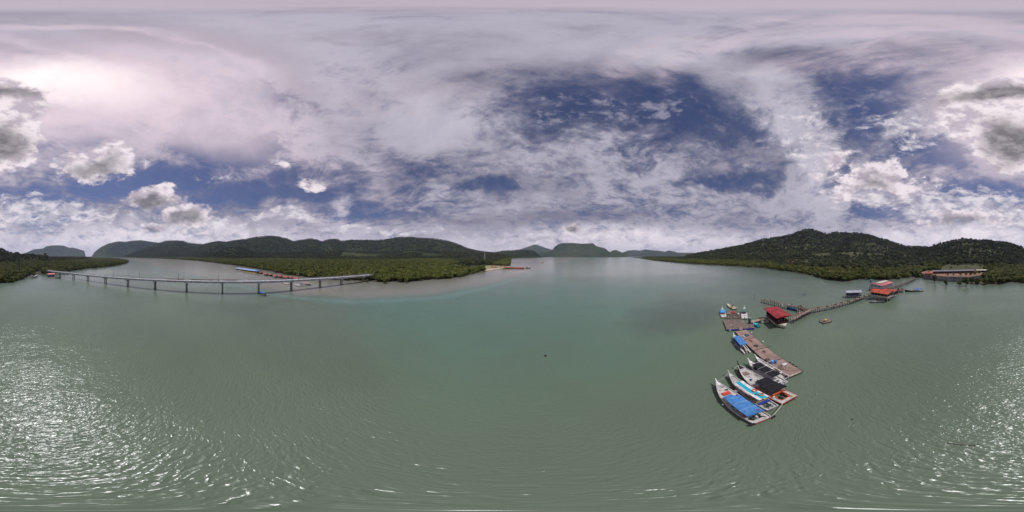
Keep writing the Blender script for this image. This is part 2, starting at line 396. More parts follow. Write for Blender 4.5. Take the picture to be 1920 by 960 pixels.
# crests: bearings on the 1920 scale, heights on the 960 scale, distance of the crest, foot and back distances
HILLS = [
 dict(R=1280, foot=720, back=1900, tree=9, c=[(1285,479),(1310,474),(1345,468),(1365,464),(1390,459.5),(1410,454),(1430,448),(1450,445),(1467,443),(1487,438),(1505,431),(1517,428.5),(1528,431),(1536,433),(1550,438),(1567,434.5),(1592,436),(1615,437),(1631,440),(1647,445.5),(1663,449),(1678,454),(1698,461),(1717,462),(1735,462),(1760,470),(1790,478)]),
 dict(R=900, foot=480, back=1300, tree=9, c=[(1690,478),(1720,470),(1735,465.5),(1748,461),(1762,456),(1782,451.5),(1807,446.5),(1832,449),(1855,450.5),(1878,452),(1899,457),(1920,465),(1927,468),(1936,473),(1946,476),(1953,473.5),(1960,477.5),(1990,480)]),
 dict(R=760, foot=520, back=980, tree=6, c=[(1400,478),(1470,477.5),(1510,475.5),(1550,471.5),(1590,469.5),(1640,472.5),(1700,475),(1760,474),(1820,474),(1900,475),(1960,478),(2010,479)]),
 dict(R=7500, foot=6300, back=8800, tree=0, c=[(1955,478),(1973,472),(1984,467),(2000,466),(2006,462),(2016,460),(2028,459.5),(2040,460.5),(2050,464.5),(2057,464),(2068,467),(2080,471),(2092,477),(2110,479)]),
 dict(R=5300, foot=4700, back=7000, tree=0, c=[(172,478),(180,470),(190,462.5),(204,456),(222,452),(235,453),(247,451),(265,450),(285,453),(300,455),(330,462),(350,470),(380,477)]),
 dict(R=3700, foot=2900, back=4600, tree=6, c=[(240,478),(270,466),(285,461),(297,456),(310,451.5),(332,450.5),(345,451.5),(352,455),(370,457),(383,458),(400,457),(430,466),(460,475)]),
 dict(R=2900, foot=2300, back=3400, tree=6, c=[(232,479),(262,472),(285,464),(302,462),(325,458),(335,460),(345,465),(370,463),(385,468),(410,474),(440,478)]),
 dict(R=2600, foot=1500, back=3300, tree=8, c=[(360,477),(375,462),(387,455.5),(411,452),(423,453.5),(440,451),(460,448.5),(480,444),(502,442),(520,443),(539,447.5),(551,453),(563,450),(581,447),(593,449),(604,452.5),(612,450),(619,448.4),(631,448),(641,452),(660,449.5),(687,450),(703,450.5),(722,449),(740,445.5),(769,444),(787,446.3),(813,447),(837,450.7),(858,457.6),(878,465.7),(894,469.7),(910,472),(930,474),(960,478)]),
 dict(R=1500, foot=1050, back=1900, tree=7, c=[(400,477),(425,466),(445,463),(460,466),(480,474),(520,475),(560,473),(600,474),(640,471),(680,473),(700,474),(740,472),(770,468.5),(800,470),(820,473),(850,472),(880,475),(920,476),(960,478)]),
 dict(R=335, foot=225, back=800, tree=0, c=[(1725,504.3),(1745,500),(1790,498.5),(1850,498.5),(1900,504.3)]),
 dict(R=3000, foot=2500, back=3500, tree=6, c=[(900,478),(926,473.5),(942,470.5),(958,469.5),(974,468.5),(995,469),(1003,472),(1012,477),(1030,479)]),
 dict(R=9400, foot=8000, back=10500, tree=0, c=[(960,474),(977,467),(985,464),(993,461.5),(1000,459),(1005,458.7),(1010,460),(1015,462),(1024,465),(1033,467.5),(1050,474)]),
 dict(R=5600, foot=4750, back=6500, tree=0, c=[(985,478),(1012,474),(1033,470.5),(1037,466),(1040,462),(1046,457.5),(1053,455),(1064,454.8),(1075,454.5),(1090,456),(1112,455.2),(1117,460),(1125,462.5),(1135,465.5),(1143,472.5),(1149,469.5),(1155,468.2),(1162,471),(1170,475),(1177,479)]),
 dict(R=9200, foot=7400, back=10300, tree=0, c=[(1160,476),(1168,473),(1178,469.5),(1192,468.8),(1200,469.8),(1210,467.3),(1222,469),(1233,469.8),(1247,472),(1251,470),(1256,469.5),(1262,471),(1270,473.5),(1300,474),(1340,475),(1380,479)]),
]
def vnoise(x, y, f, oct=4, seed=0.0):
    """cheap value noise on arrays"""
    out = np.zeros_like(x); amp = 1.0; tot = 0
    for o in range(oct):
        u = x*f+seed+o*17.3; v = y*f-seed*1.7+o*9.1; iu = np.floor(u); iv = np.floor(v); fu = u-iu; fv = v-iv
        fu = fu*fu*(3-2*fu); fv = fv*fv*(3-2*fv)
        def h(a, b): 
            s = np.sin(a*127.1+b*311.7)*43758.5453; return s-np.floor(s)
        out += amp*((h(iu, iv)*(1-fu)+h(iu+1, iv)*fu)*(1-fv)+(h(iu, iv+1)*(1-fu)+h(iu+1, iv+1)*fu)*fv)
        tot += amp; amp *= .5; f *= 2.03
    return out/tot
def smooth(t): t = np.clip(t, 0, 1); return t*t*(3-2*t)
def land_height(x, y, sd=None):
    x = np.asarray(x, float); y = np.asarray(y, float)
    if sd is None: sd = sdist(x, y).reshape(x.shape)
    r = np.hypot(x, y); px = (np.arctan2(x, y)/(2*PI)+.5)*1920
    h = np.clip(sd*.10, -2.0, .7)+np.clip((sd-140)*.012, 0, 5)
    for H in HILLS:
        c = np.array(H['c'], float); best = np.zeros_like(r)
        for off in (0, 1920):
            q = px+off; e = np.interp(q, c[:, 0], c[:, 1], left=481, right=481)
            hh = CAMH+H['R']*np.tan((480-e)/960*PI)-H['tree']
            hh = np.where((q < c[0, 0]) | (q > c[-1, 0]), 0, hh)
            best = np.maximum(best, hh)
        edge = np.minimum(1, best/ (25+.004*H['R']))
        wob = (vnoise(x, y, 4.2/(H['R']), 3, H['R']*.01)-.5)
        up = np.clip((r-H['foot'])/(H['R']-H['foot'])+wob*.55*np.clip((H['R']-r)/(H['R']-H['foot'])*2, 0, 1), 0, 1)
        s = np.where(r < H['R'], smooth(up)*.45+.55*up**1.15, 1-smooth((r-H['R'])/(H['back']-H['R'])))
        rid = 1-np.abs(vnoise(x, y, 11/(H['R']), 4, H['R']*.03)-.5)*2
        s = s*(1-(1-rid)*.55*np.clip((H['R']-r)/(H['R']-H['foot'])*3, 0, 1)*(up < 1))
        h = np.maximum(h, np.where(sd > 5, best*s*np.clip((sd-5)/60, 0, 1), h))
    return h
NA = 1536
rr = np.concatenate([np.geomspace(95, 1000, 120), np.geomspace(1016, 11300, 120)])
aa = np.linspace(0, 2*PI, NA, endpoint=False)
RR, AA = np.meshgrid(rr, aa, indexing='ij'); TX = RR*np.sin(AA); TY = RR*np.cos(AA)
TSD = sdist(TX, TY).reshape(TX.shape); TH = land_height(TX, TY, TSD)
TH += np.where(TSD > 60, (vnoise(TX, TY, .05, 3)-.5)*np.clip(TH*.05, 0, 8), 0)
def grid_mesh(name, i0, i1, material, kind='structure'):
    n = i1-i0; co = np.stack([TX[i0:i1], TY[i0:i1], TH[i0:i1]], -1).reshape(-1, 3)
    i = np.arange(n-1)[:, None]*NA; j = np.arange(NA)[None, :]; j2 = (j+1) % NA
    q = np.stack([i+j, i+NA+j, i+NA+j2, i+j2], -1).reshape(-1, 4)
    keep = (co[q][:, :, 2].max(1) > -1.9)
    q = q[keep]; used, invx = np.unique(q, return_inverse=True); co = co[used]; q = invx.reshape(-1, 4)
    me = bpy.data.meshes.new(name); me.from_pydata(co.tolist(), [], q.tolist()); me.materials.append(material); me.shade_smooth()
    o = bpy.data.objects.new(name, me); COL.objects.link(o); o['kind'] = kind; return o
def ground_mat():
    m = bpy.data.materials.new('ground'); m.use_nodes = True; t = m.node_tree; b = t.nodes['Principled BSDF']
    ge = t.nodes.new('ShaderNodeNewGeometry'); pos = V(t, ge.outputs['Position']); x, y, z = pos.sep()
    a = nz(t, pos, .008, 6, .6).ss(.38, .62); c = nz(t, pos, .05, 6, .7); f = nz(t, pos, .0022, 5, .6).ss(.45, .6)
    g = mixc(t, a, (.055, .068, .028), (.105, .105, .050))
    g = mixc(t, c.ss(.45, .62)*.8, g, (.032, .042, .018))
    g = mixc(t, f*.5, g, (.080, .075, .045))
    mud = z.ss(.5, 1.2, 1.0, 0.0)
    g = mixc(t, mud, g, (.075, .065, .048))
    t.links.new(g.so, b.inputs['Base Color']); b.inputs['Roughness'].default_value = .95; b.inputs['Specular IOR Level'].default_value = .1
    bp = t.nodes.new('ShaderNodeBump'); bp.inputs['Strength'].default_value = 1.0; bp.inputs['Distance'].default_value = 7
    t.links.new(nz(t, pos, .035, 6, .75).so, bp.inputs['Height']); t.links.new(bp.outputs[0], b.inputs['Normal'])
    return m
M_GROUND = ground_mat()
def hill_mat():
    m = bpy.data.materials.new('hill_forest_floor'); m.use_nodes = True; t = m.node_tree; b = t.nodes['Principled BSDF']
    ge = t.nodes.new('ShaderNodeNewGeometry'); pos = V(t, ge.outputs['Position'])
    g = mixc(t, nz(t, pos, .0016, 6, .65).ss(.4, .6), (.030, .044, .018), (.058, .066, .030))
    g = mixc(t, nz(t, pos, .012, 6, .75).ss(.45, .6)*.7, g, (.020, .030, .013))
    g = mixc(t, nz(t, pos, .0009, 5, .6).ss(.60, .68)*.6, g, (.095, .095, .055))
    t.links.new(g.so, b.inputs['Base Color']); b.inputs['Roughness'].default_value = .95; b.inputs['Specular IOR Level'].default_value = .05
    bp = t.nodes.new('ShaderNodeBump'); bp.inputs['Strength'].default_value = 1.0; bp.inputs['Distance'].default_value = 60
    t.links.new(nz(t, pos, .004, 8, .7).so, bp.inputs['Height']); t.links.new(bp.outputs[0], b.inputs['Normal'])
    return m
grid_mesh('ground', 0, 121, M_GROUND); grid_mesh('hills', 120, 240, hill_mat())

# ------------------------------------------------------------------ the water
def water():
    m = bpy.data.materials.new('water'); m.use_nodes = True; t = m.node_tree; b = t.nodes['Principled BSDF']
    ge = t.nodes.new('ShaderNodeNewGeometry'); pos = V(t, ge.outputs['Position']); x, y, z = pos.sep()
    w1 = nz(t, pos, .012, 5, .6, .6); w2 = nz(t, pos, .03, 4, .6, 1.0)
    r = (x*x+y*y).sqrt()
    # silty plume off the north-west shore, clear tide line at its edge
    P1 = Vector((*G(560, 556), 0)); P2 = Vector((*G(830, 557), 0)); P3 = Vector((*G(1040, 500), 0))
    def line(a, b2):
        dd = (b2-a).normalized(); n = Vector((-dd.y, dd.x, 0))
        return pos.add(tuple(-a)).dot(tuple(n))
    e = line(P1, P2).mx(line(P2, P3))+(w1-.5)*26.0
    e0 = line(P2, P3)+(w1-.5)*30.0
    plume = e0.ss(-3, 16)*line(P1, P2).ss(-14, 6)
    plume = line(P1, P2).mn(line(P2, P3))
    plume = (plume+(w1-.5)*34.0).ss(-2, 22)
    rim = ((line(P1, P2).mn(line(P2, P3))+(w1-.5)*34.0)).ss(-9, 0)*((line(P1, P2).mn(line(P2, P3))+(w1-.5)*34.0)).ss(0, 7, 1.0, 0.0)
    near = r.ss(20, 190)
    c = mixc(t, near, (.104, .137, .092), (.114, .150, .116))
    c = mixc(t, w1.ss(.40, .62)*.55, c, (.084, .110, .082))
    # teal water over the middle of the channel
    teal = pos.sub((-20, 95, 0)).mul((1/170, 1/75, 0)).dot((0, 0, 0))
    q = pos.sub((-25, 100, 0)).mul((1/190, 1/85, 0)); qx, qy, qz = q.sep(); tq = (qx*qx+qy*qy+(w1-.5)*1.6).ss(.0, 1.1, 1.0, 0.0)
    c = mixc(t, tq*.6, c, (.070, .150, .118))
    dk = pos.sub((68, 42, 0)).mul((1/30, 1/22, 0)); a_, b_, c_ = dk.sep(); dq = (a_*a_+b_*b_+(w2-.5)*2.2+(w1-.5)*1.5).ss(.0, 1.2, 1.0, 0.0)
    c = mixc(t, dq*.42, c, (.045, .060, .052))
    c = mixc(t, plume*.8, c, (.200, .185, .150))
    c = mixc(t, rim*.45, c, (.12, .22, .19))
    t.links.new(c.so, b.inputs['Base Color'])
    b.inputs['IOR'].default_value = 1.333; b.inputs['Specular IOR Level'].default_value = .5
    # ripples: crests lie mostly east-west, sheltered and calmer towards the shores
    gust = nz(t, pos, .018, 3, .5, .3).ss(.36, .66)
    p2 = pos.add(nz(t, pos, .16, 2, .5, color=True).sub((.5, .5, .5)).scale(2.2))
    a1 = nz(t, p2.mul((.42, 1.0, 1)), 1.25, 1.8, .5, .35)
    a1 = 1.0-((a1-.5)*2.0)._m('ABSOLUTE')*1.0
    a2 = nz(t, p2.mul((.6, 1.0, 1)), 3.2, 1.5, .5, .4)
    a3 = nz(t, p2.mul((.35, .8, 1)), .22, 2, .5)
    calm = r.ss(20, 300, 1.0, .20)
    h = (a1*.155+a2*.066+a3*.25)*calm*(gust*.6+.5)
    bp = t.nodes.new('ShaderNodeBump'); bp.inputs['Strength'].default_value = 1.0; bp.inputs['Distance'].default_value = 1.0
    t.links.new(h.so, bp.inputs['Height']); t.links.new(bp.outputs[0], b.inputs['Normal'])
    ro = r.ss(30, 300, .235, .17); t.links.new(ro.so, b.inputs['Roughness'])
    return m
wm = MB(); radii = [0, 20, 60, 150, 400, 1000, 3000, 6000, 11500]; NW = 96
vs = [(0, 0, 0)]; fs = []
for r_ in radii[1:]:
    vs += [(r_*math.sin(2*PI*i/NW), r_*math.cos(2*PI*i/NW), 0) for i in range(NW)]
for i in range(NW): fs.append((0, 1+(i+1) % NW, 1+i))
for k in range(len(radii)-2):
    for i in range(NW):
        a0 = 1+k*NW; b0 = a0+NW; fs.append((a0+i, a0+(i+1) % NW, b0+(i+1) % NW, b0+i))
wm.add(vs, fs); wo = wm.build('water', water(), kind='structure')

# ------------------------------------------------------------------ plants
def crown_mesh(name, h, w, n, seed, material, lumps=5, leaf=.55, low=.12):
    """lumpy crown: many leaf sprays over several overlapping boughs, with gaps between"""
    R = random.Random(seed); mb = MB(); L = []
    for i in range(lumps):
        a = 2*PI*i/lumps+R.uniform(-.5, .5); q = R.uniform(.25, .62)*w/2 if i else 0
        L.append((q*math.cos(a), q*math.sin(a), h*R.uniform(low+.2, .72) if i else h*.66, w*R.uniform(.20, .34), h*R.uniform(.18, .30)))
    for (x, y, z, rw, rh) in L:
        mb.ball((x, y, z), 1.0, 6, 4, (rw*.72, rw*.72, rh*.78))
    for k in range(n):
        x, y, z, rw, rh = L[k % lumps]
        v = Vector((R.gauss(0, 1), R.gauss(0, 1), R.gauss(.25, .9))).normalized()
        c = Vector((x+v.x*rw*R.uniform(.75, 1.12), y+v.y*rw*R.uniform(.75, 1.12), max(low*h, z+v.z*rh*R.uniform(.75, 1.12))))
        t = v.cross(Vector((R.uniform(-1, 1), R.uniform(-1, 1), R.uniform(-1, 1)))).normalized(); b = v.cross(t)
        nrm = (v*.8+Vector((R.uniform(-.6, .6), R.uniform(-.6, .6), R.uniform(-.2, .8)))); t = nrm.cross(b).normalized(); b = nrm.cross(t).normalized()
        s = leaf*R.uniform(.6, 1.35)
        mb.add([c+t*s*.9, c+b*s*.55+v*s*.1, c-t*s*.8, c-b*s*.6], [(0, 1, 2), (0, 2, 3)])
    return mb.mesh(name, material)
def trunk_mesh(name, h, seed, stems=3, r=.11, spread=.9):
    R = random.Random(seed); mb = MB()
    for i in range(stems):
        a = 2*PI*i/stems+R.uniform(-.6, .6); x0, y0 = spread*.5*math.cos(a), spread*.5*math.sin(a)
        p = Vector((x0, y0, -.8)); m_ = Vector((x0*.4+R.uniform(-.2, .2), y0*.4, h*.35)); q = Vector((x0*2.2, y0*2.2, h*.68))
        mb.tube(p, m_, r*1.3, 5, r, False); mb.tube(m_, q, r, 5, r*.45, False)
        mb.tube(m_, m_+Vector((-y0, x0, h*.3)), r*.6, 4, r*.25, False)
    return mb.mesh(name, M_BARK)
MANG = [(crown_mesh('mangrove_crown', 6.6, 6.2, 330, 10+i, M_MANG, 6+i % 2, .62, .10), trunk_mesh('mangrove_trunk', 6, 30+i)) for i in range(4)]
FOR = [(crown_mesh('forest_crown', 11.5, 8.4, 300, 50+i, M_FOR, 6, .85, .30), trunk_mesh('forest_trunk', 11, 70+i, 1, .28, .1)) for i in range(4)]
TALL = [(crown_mesh('tall_crown', 16, 8.0, 220, 90+i, M_FOR, 5, .9, .5), trunk_mesh('tall_trunk', 16, 95+i, 1, .3, .1)) for i in range(2)]

def clear_zone(x, y, px, sd):
    """places kept open: clearings, the yard and the terrace, the sand, the walkways"""
    z = np.zeros(x.shape, bool); r = np.hypot(x, y); wv = (vnoise(x, y, .03, 3, 4.)-.5)*2
    z |= (px > 1727) & (px < 1846) & (r < 262)                   # terrace and yard
    z |= (px > 1768+10*wv) & (px < 1850+14*wv) & (r >= 262) & (r < 400+50*wv) & ~((r > 330) & (wv > .25))      # lawn behind the terrace
    z |= (px > 1512) & (px < 1700) & (r > 640) & (r < 800) & (vnoise(x, y, .012, 2, 3.) > .36) & (vnoise(x, y, .06, 2, 5.) < .62)
    z |= (px > 880+8*wv) & (px < 959) & (r < 455+25*wv) & ((sd > 38+12*wv) | (px > 908))                     # sand landing
    z |= (px > 1505) & (px < 1516) & (r > 455) & (r < 600)
    z |= (px > 640) & (px < 720) & (r > 1200) & (r < 1600) & (vnoise(x, y, .006, 2, 5.) > .45)
    z |= (px > 755) & (px < 830) & (r > 1200) & (r < 1500) & (vnoise(x, y, .008, 2, 8.) > .40)
    z |= (px > 66) & (px < 76) & (r < 280)
    return z
def scatter(r0, r1, step, minlen, zone, seed):
    """jittered polar scatter with even spacing on the ground"""
    g = np.random.default_rng(seed); X = []; Y = []; r = r0
    while r < r1:
        st = step*(r/r0)**minlen; n = int(2*PI*r/st); a = (np.arange(n)+g.uniform(-.5, .5, n))/n*2*PI; q = r+g.uniform(-.5, .5, n)*st
        X.append(q*np.sin(a)); Y.append(q*np.cos(a)); r += st*.9
    X = np.concatenate(X); Y = np.concatenate(Y); return X, Y
X, Y = scatter(165, 2500, 4.6, .50, None, 3)
sdv = sdist(X, Y); px = (np.arctan2(X, Y)/(2*PI)+.5)*1920; r = np.hypot(X, Y)
hh = land_height(X, Y, sdv)
belt = 150+120*vnoise(X, Y, .006, 3, 2.)+np.where((px > 240) & (px < 900), 330, 0)+np.where((px < 240), 60, 0)-np.where((px > 1450) & (px < 1730), 120, 0)
g1 = rng.uniform(size=X.shape)
mask_m = (sdv > .5) & (sdv < belt) & (hh < 7) & ~clear_zone(X, Y, px, sdv) & ~((px > 850+50*(vnoise(X, Y, .02, 2, 6.)-.5)) & (px < 960) & (sdv > 60)) & (g1 > np.where(sdv > 60, .12, 0))
mx_, my_, mz_ = X[mask_m], Y[mask_m], hh[mask_m]
ms_ = (.62+.75*vnoise(mx_, my_, .035, 2)+rng.uniform(-.25, .42, mx_.shape))*np.clip((np.hypot(mx_, my_)/420)**.5, 1, 2.0)
mzs_ = np.minimum(ms_, 1.45)*np.where(sdist(mx_, my_) < 10, rng.uniform(.6, .95, mx_.shape), 1)
X2, Y2 = scatter(250, 4300, 5.4, .62, None, 4)
sd2 = sdist(X2, Y2); px2 = (np.arctan2(X2, Y2)/(2*PI)+.5)*1920; r2 = np.hypot(X2, Y2); h2 = land_height(X2, Y2, sd2)
belt2 = 150+120*vnoise(X2, Y2, .006, 3, 2.)+np.where((px2 > 240) & (px2 < 900), 330, 0)+np.where((px2 < 240), 60, 0)-np.where((px2 > 1450) & (px2 < 1730), 120, 0)
belt2 = np.where((px2 > 860) & (px2 < 960), 60, belt2)
hback = land_height(X2*1.03, Y2*1.03, sdist(X2*1.03, Y2*1.03))
vis = ((hback-h2) > -.012*r2) | (h2 < 12)
thin = vnoise(X2, Y2, .004, 3, 9.)
mask_f = ((sd2 > belt2-8) | (h2 > 6.5)) & ~clear_zone(X2, Y2, px2, sd2) & vis & (rng.uniform(size=X2.shape) < np.where(h2 > 12, .97, np.clip(thin*2.3-.45, .25, 1)))
fx_, fy_, fz_ = X2[mask_f], Y2[mask_f], h2[mask_f]
fs_ = (rng.uniform(.55, 1.15, fx_.shape)+(rng.uniform(size=fx_.shape) > .93)*.45)*np.clip((np.hypot(fx_, fy_)/650)**.45, 1, 2.1)
fs_ = fs_*(.62+.85*vnoise(fx_, fy_, .018, 3, 11.))
fzs_ = np.minimum(fs_, 1.45)*rng.uniform(.65, 1.2, fx_.shape)
print('mangroves', len(mx_), 'forest', len(fx_))
def place(meshes, name, x, y, z, s, zs, rz, label, group, cat='tree'):
    cm, tm = meshes
    o = empty(name, (x, y, z), rz, label, cat, group); o.scale = (s, s, zs)
    for n_, me in (('crown', cm), ('trunk', tm)):
        c = bpy.data.objects.new(n_, me); COL.objects.link(c); c.parent = o
    return o
SECT = [(60, 'on the near left shore beside the navy canopied boat'), (150, 'behind the red roofed hut at the bridge end'), (260, 'on the low headland beyond the bridge'), (480, 'on the far bank left of the blue roofed floating house'),
        (600, 'behind the red roofed fish farm huts'), (700, 'behind the right end of the concrete bridge'), (790, 'on the middle shore right of the bridge'), (870, 'on the shore point left of the sandy landing'), (1000, 'by the sandy landing'),
        (1500, 'on the right bank far behind the pontoon raft'), (1605, 'on the green point left of the stilt buildings'), (1735, 'behind the stilt buildings'), (1850, 'beside the grey terrace wall'), (1890, 'in the thicket right of the terrace wall'), (1925, 'on the near shore at the far right')]
def mang_label(px_, s, sd_):
    where = [w for (lim, w) in SECT if px_ < lim][0]
    size = 'large' if s > 1.25 else ('small' if s < .9 else 'rounded')
    row = "at the water's edge" if sd_ < 9 else 'set back inland'
    return '%s mangrove %s, %s' % (size, row, where), 'mangroves '+where
LBL_M = {'left': 'olive green mangrove tree in the dense shore thicket left of the small red roofed hut',
         'mid': 'bright green mangrove tree at the edge of the wide flat forest behind the concrete bridge',
         'right': 'dark green mangrove tree crowded along the shore behind the timber walkway and stilt houses'}
order = np.argsort(np.hypot(mx_, my_)-np.where(sdist(mx_, my_) < 14, 60, 0))[:292]
isind = np.zeros(mx_.shape, bool); isind[order] = True
PROTO = {}
for k, i in enumerate(order):
    l_, g_ = mang_label((math.atan2(mx_[i], my_[i])/(2*PI)+.5)*1920, ms_[i], float(sdist(mx_[i], my_[i])[0]))
    o = place(MANG[k % 4], 'mangrove_tree', mx_[i], my_[i], mz_[i], ms_[i], mzs_[i], rng.uniform(0, 6.28), l_, g_)
    if k < 4: PROTO[('m', k)] = [c for c in o.children if c.name.startswith('crown')][0]
order2 = np.argsort(np.hypot(fx_, fy_))[:60]; isf = np.zeros(fx_.shape, bool); isf[order2] = True
for k, i in enumerate(order2):
    l_, g_ = mang_label((math.atan2(fx_[i], fy_[i])/(2*PI)+.5)*1920, fs_[i], 50)
    o = place(FOR[k % 4], 'forest_tree', fx_[i], fy_[i], fz_[i], fs_[i], fzs_[i], rng.uniform(0, 6.28), l_.replace('mangrove set back inland', 'dark broadleaf tree'), g_.replace('mangroves', 'dark trees'))
    if k < 4: PROTO[('f', k)] = [c for c in o.children if c.name.startswith('crown')][0]
def gn_scatter(name, protos, x, y, z, s, zs, label, cat):
    n = len(x); me = bpy.data.meshes.new(name); me.from_pydata(np.stack([x, y, z], -1).tolist(), [], [])
    for an, dat, ty in (('grow', np.stack([s, s, zs], -1), 'FLOAT_VECTOR'), ('turn', np.stack([np.zeros(n), np.zeros(n), rng.uniform(0, 6.28, n)], -1), 'FLOAT_VECTOR')):
        at = me.attributes.new(an, ty, 'POINT'); at.data.foreach_set('vector', dat.astype(np.float32).ravel())
    at = me.attributes.new('which', 'INT', 'POINT'); at.data.foreach_set('value', rng.integers(0, len(protos), n).astype(np.int32))
    o = bpy.data.objects.new(name, me); COL.objects.link(o); o['kind'] = 'stuff'; tag(o, label, cat)
    ng = bpy.data.node_groups.new(name, 'GeometryNodeTree')
    ng.interface.new_socket('Geometry', in_out='INPUT', socket_type='NodeSocketGeometry'); ng.interface.new_socket('Geometry', in_out='OUTPUT', socket_type='NodeSocketGeometry')
    gi = ng.nodes.new('NodeGroupInput'); go = ng.nodes.new('NodeGroupOutput')
    mp = ng.nodes.new('GeometryNodeMeshToPoints'); ip = ng.nodes.new('GeometryNodeInstanceOnPoints'); gt = ng.nodes.new('GeometryNodeGeometryToInstance')
    for p in reversed(protos):
        oi = ng.nodes.new('GeometryNodeObjectInfo'); oi.transform_space = 'ORIGINAL'; oi.inputs['Object'].default_value = p
        ng.links.new(oi.outputs['Geometry'], gt.inputs[0])
    def attr(nm, ty):
        a = ng.nodes.new('GeometryNodeInputNamedAttribute'); a.data_type = ty; a.inputs[0].default_value = nm
        return [q for q in a.outputs if q.enabled and q.name == 'Attribute'][0]
    ng.links.new(gi.outputs[0], mp.inputs[0]); ng.links.new(mp.outputs[0], ip.inputs['Points']); ng.links.new(gt.outputs[0], ip.inputs['Instance'])
    ip.inputs['Pick Instance'].default_value = True
    ng.links.new(attr('which', 'INT'), ip.inputs['Instance Index'])
    e2r = ng.nodes.new('FunctionNodeEulerToRotation'); ng.links.new(attr('turn', 'FLOAT_VECTOR'), e2r.inputs[0]); ng.links.new(e2r.outputs[0], ip.inputs['Rotation'])
    ng.links.new(attr('grow', 'FLOAT_VECTOR'), ip.inputs['Scale']); ng.links.new(ip.outputs[0], go.inputs[0])
    md = o.modifiers.new('scatter', 'NODES'); md.node_group = ng
    return o
gn_scatter('mangrove_forest', [PROTO[('m', k)] for k in range(4)], mx_[~isind], my_[~isind], mz_[~isind], ms_[~isind], mzs_[~isind], 'dense green mangrove forest covering the flats along both shores', 'forest')
gn_scatter('hill_forest', [PROTO[('f', k)] for k in range(4)], fx_[~isf], fy_[~isf], fz_[~isf], fs_[~isf], fzs_[~isf], 'dark rainforest covering the hillsides behind the shores', 'forest')

# ------------------------------------------------------------------ paint and stuff for the built things
WHITE = mat('white_paint', (.60, .58, .56), .45, .16, 1.5, detail=9)
CREAM = mat('cream_paint', (.50, .46, .38), .5, .14, 1.2)
DECKG = mat('grey_deck_paint', (.44, .41, .39), .6, .17, 1.3, detail=9)
HULLG = mat('grey_hull_paint', (.34, .34, .33), .5, .16, 1.0)
REDP = mat('red_paint', (.40, .035, .035), .5, .15, 1.5)
ORANGE = mat('orange_paint', (.55, .10, .03), .5, .15, 1.2)
BLUEC = mat('blue_canvas', (.055, .19, .44), .7, .12, 1.4, bump=.2)
BLUED = mat('dark_blue_paint', (.015, .03, .22), .5, .2, 1.0)
TURQ = mat('turquoise_paint', (.02, .35, .46), .45, .08, 1.5)
BLACK = mat('black_sheet', (.016, .015, .018), .8, .15, 2.0, spec=.2)
BLACKP = mat('black_plastic', (.02, .02, .022), .35, .1, 2.0)
SILV = mat('grey_metal', (.45, .46, .47), .35, .1, 3.0, metal=.4)
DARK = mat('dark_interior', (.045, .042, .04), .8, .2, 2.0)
WOODP = mat('pink_grey_boards', (.30, .205, .175), .8, .22, .5, col2=(.20, .135, .115), detail=8)
WOODB = mat('weathered_boards', (.20, .15, .125), .85, .3, .9, col2=(.115, .085, .072), detail=8)
WOODD = mat('dark_timber', (.085, .065, .055), .9, .3, 1.5)
WOODL = mat('pale_timber', (.40, .32, .25), .85, .25, 1.3)
GREEN = mat('green_canvas', (.07, .15, .115), .8, .15, 1.5)
YEL = mat('yellow_paint', (.50, .38, .12), .6, .15, 1.5)
ROPE = mat('rope', (.45, .42, .37), .9, .1, 4)
RUB = mat('tyre_rubber', (.02, .02, .02), .85, .2, 3)
NET = mat('fishing_net', (.05, .055, .035), .95, .4, 5)
CONC = mat('concrete', (.50, .50, .52), .85, .16, .35, bump=.15, detail=7)
CONCD = mat('stained_concrete', (.26, .26, .25), .9, .3, .6, detail=7)
ROOFR = mat('red_roof_sheet', (.29, .030, .034), .6, .2, .5, detail=9)
ROOFO = mat('orange_roof_sheet', (.44, .065, .03), .65, .2, .5, detail=9)
ROOFP = mat('pink_roof_sheet', (.45, .13, .14), .6, .2, .5)
ROOFG = mat('pale_grey_roof_sheet', (.33, .33, .40), .5, .12, .6)
ROOFB = mat('pale_blue_roof_sheet', (.24, .34, .55), .5, .12, .4)
MAROON = mat('maroon_boards', (.085, .016, .016), .7, .25, 1.2)
SOIL = mat('red_soil', (.27, .12, .075), .95, .3, .12, col2=(.14, .10, .065), detail=8)
SAND = mat('pale_sand', (.46, .36, .26), .95, .2, .2)
SKIN = {}

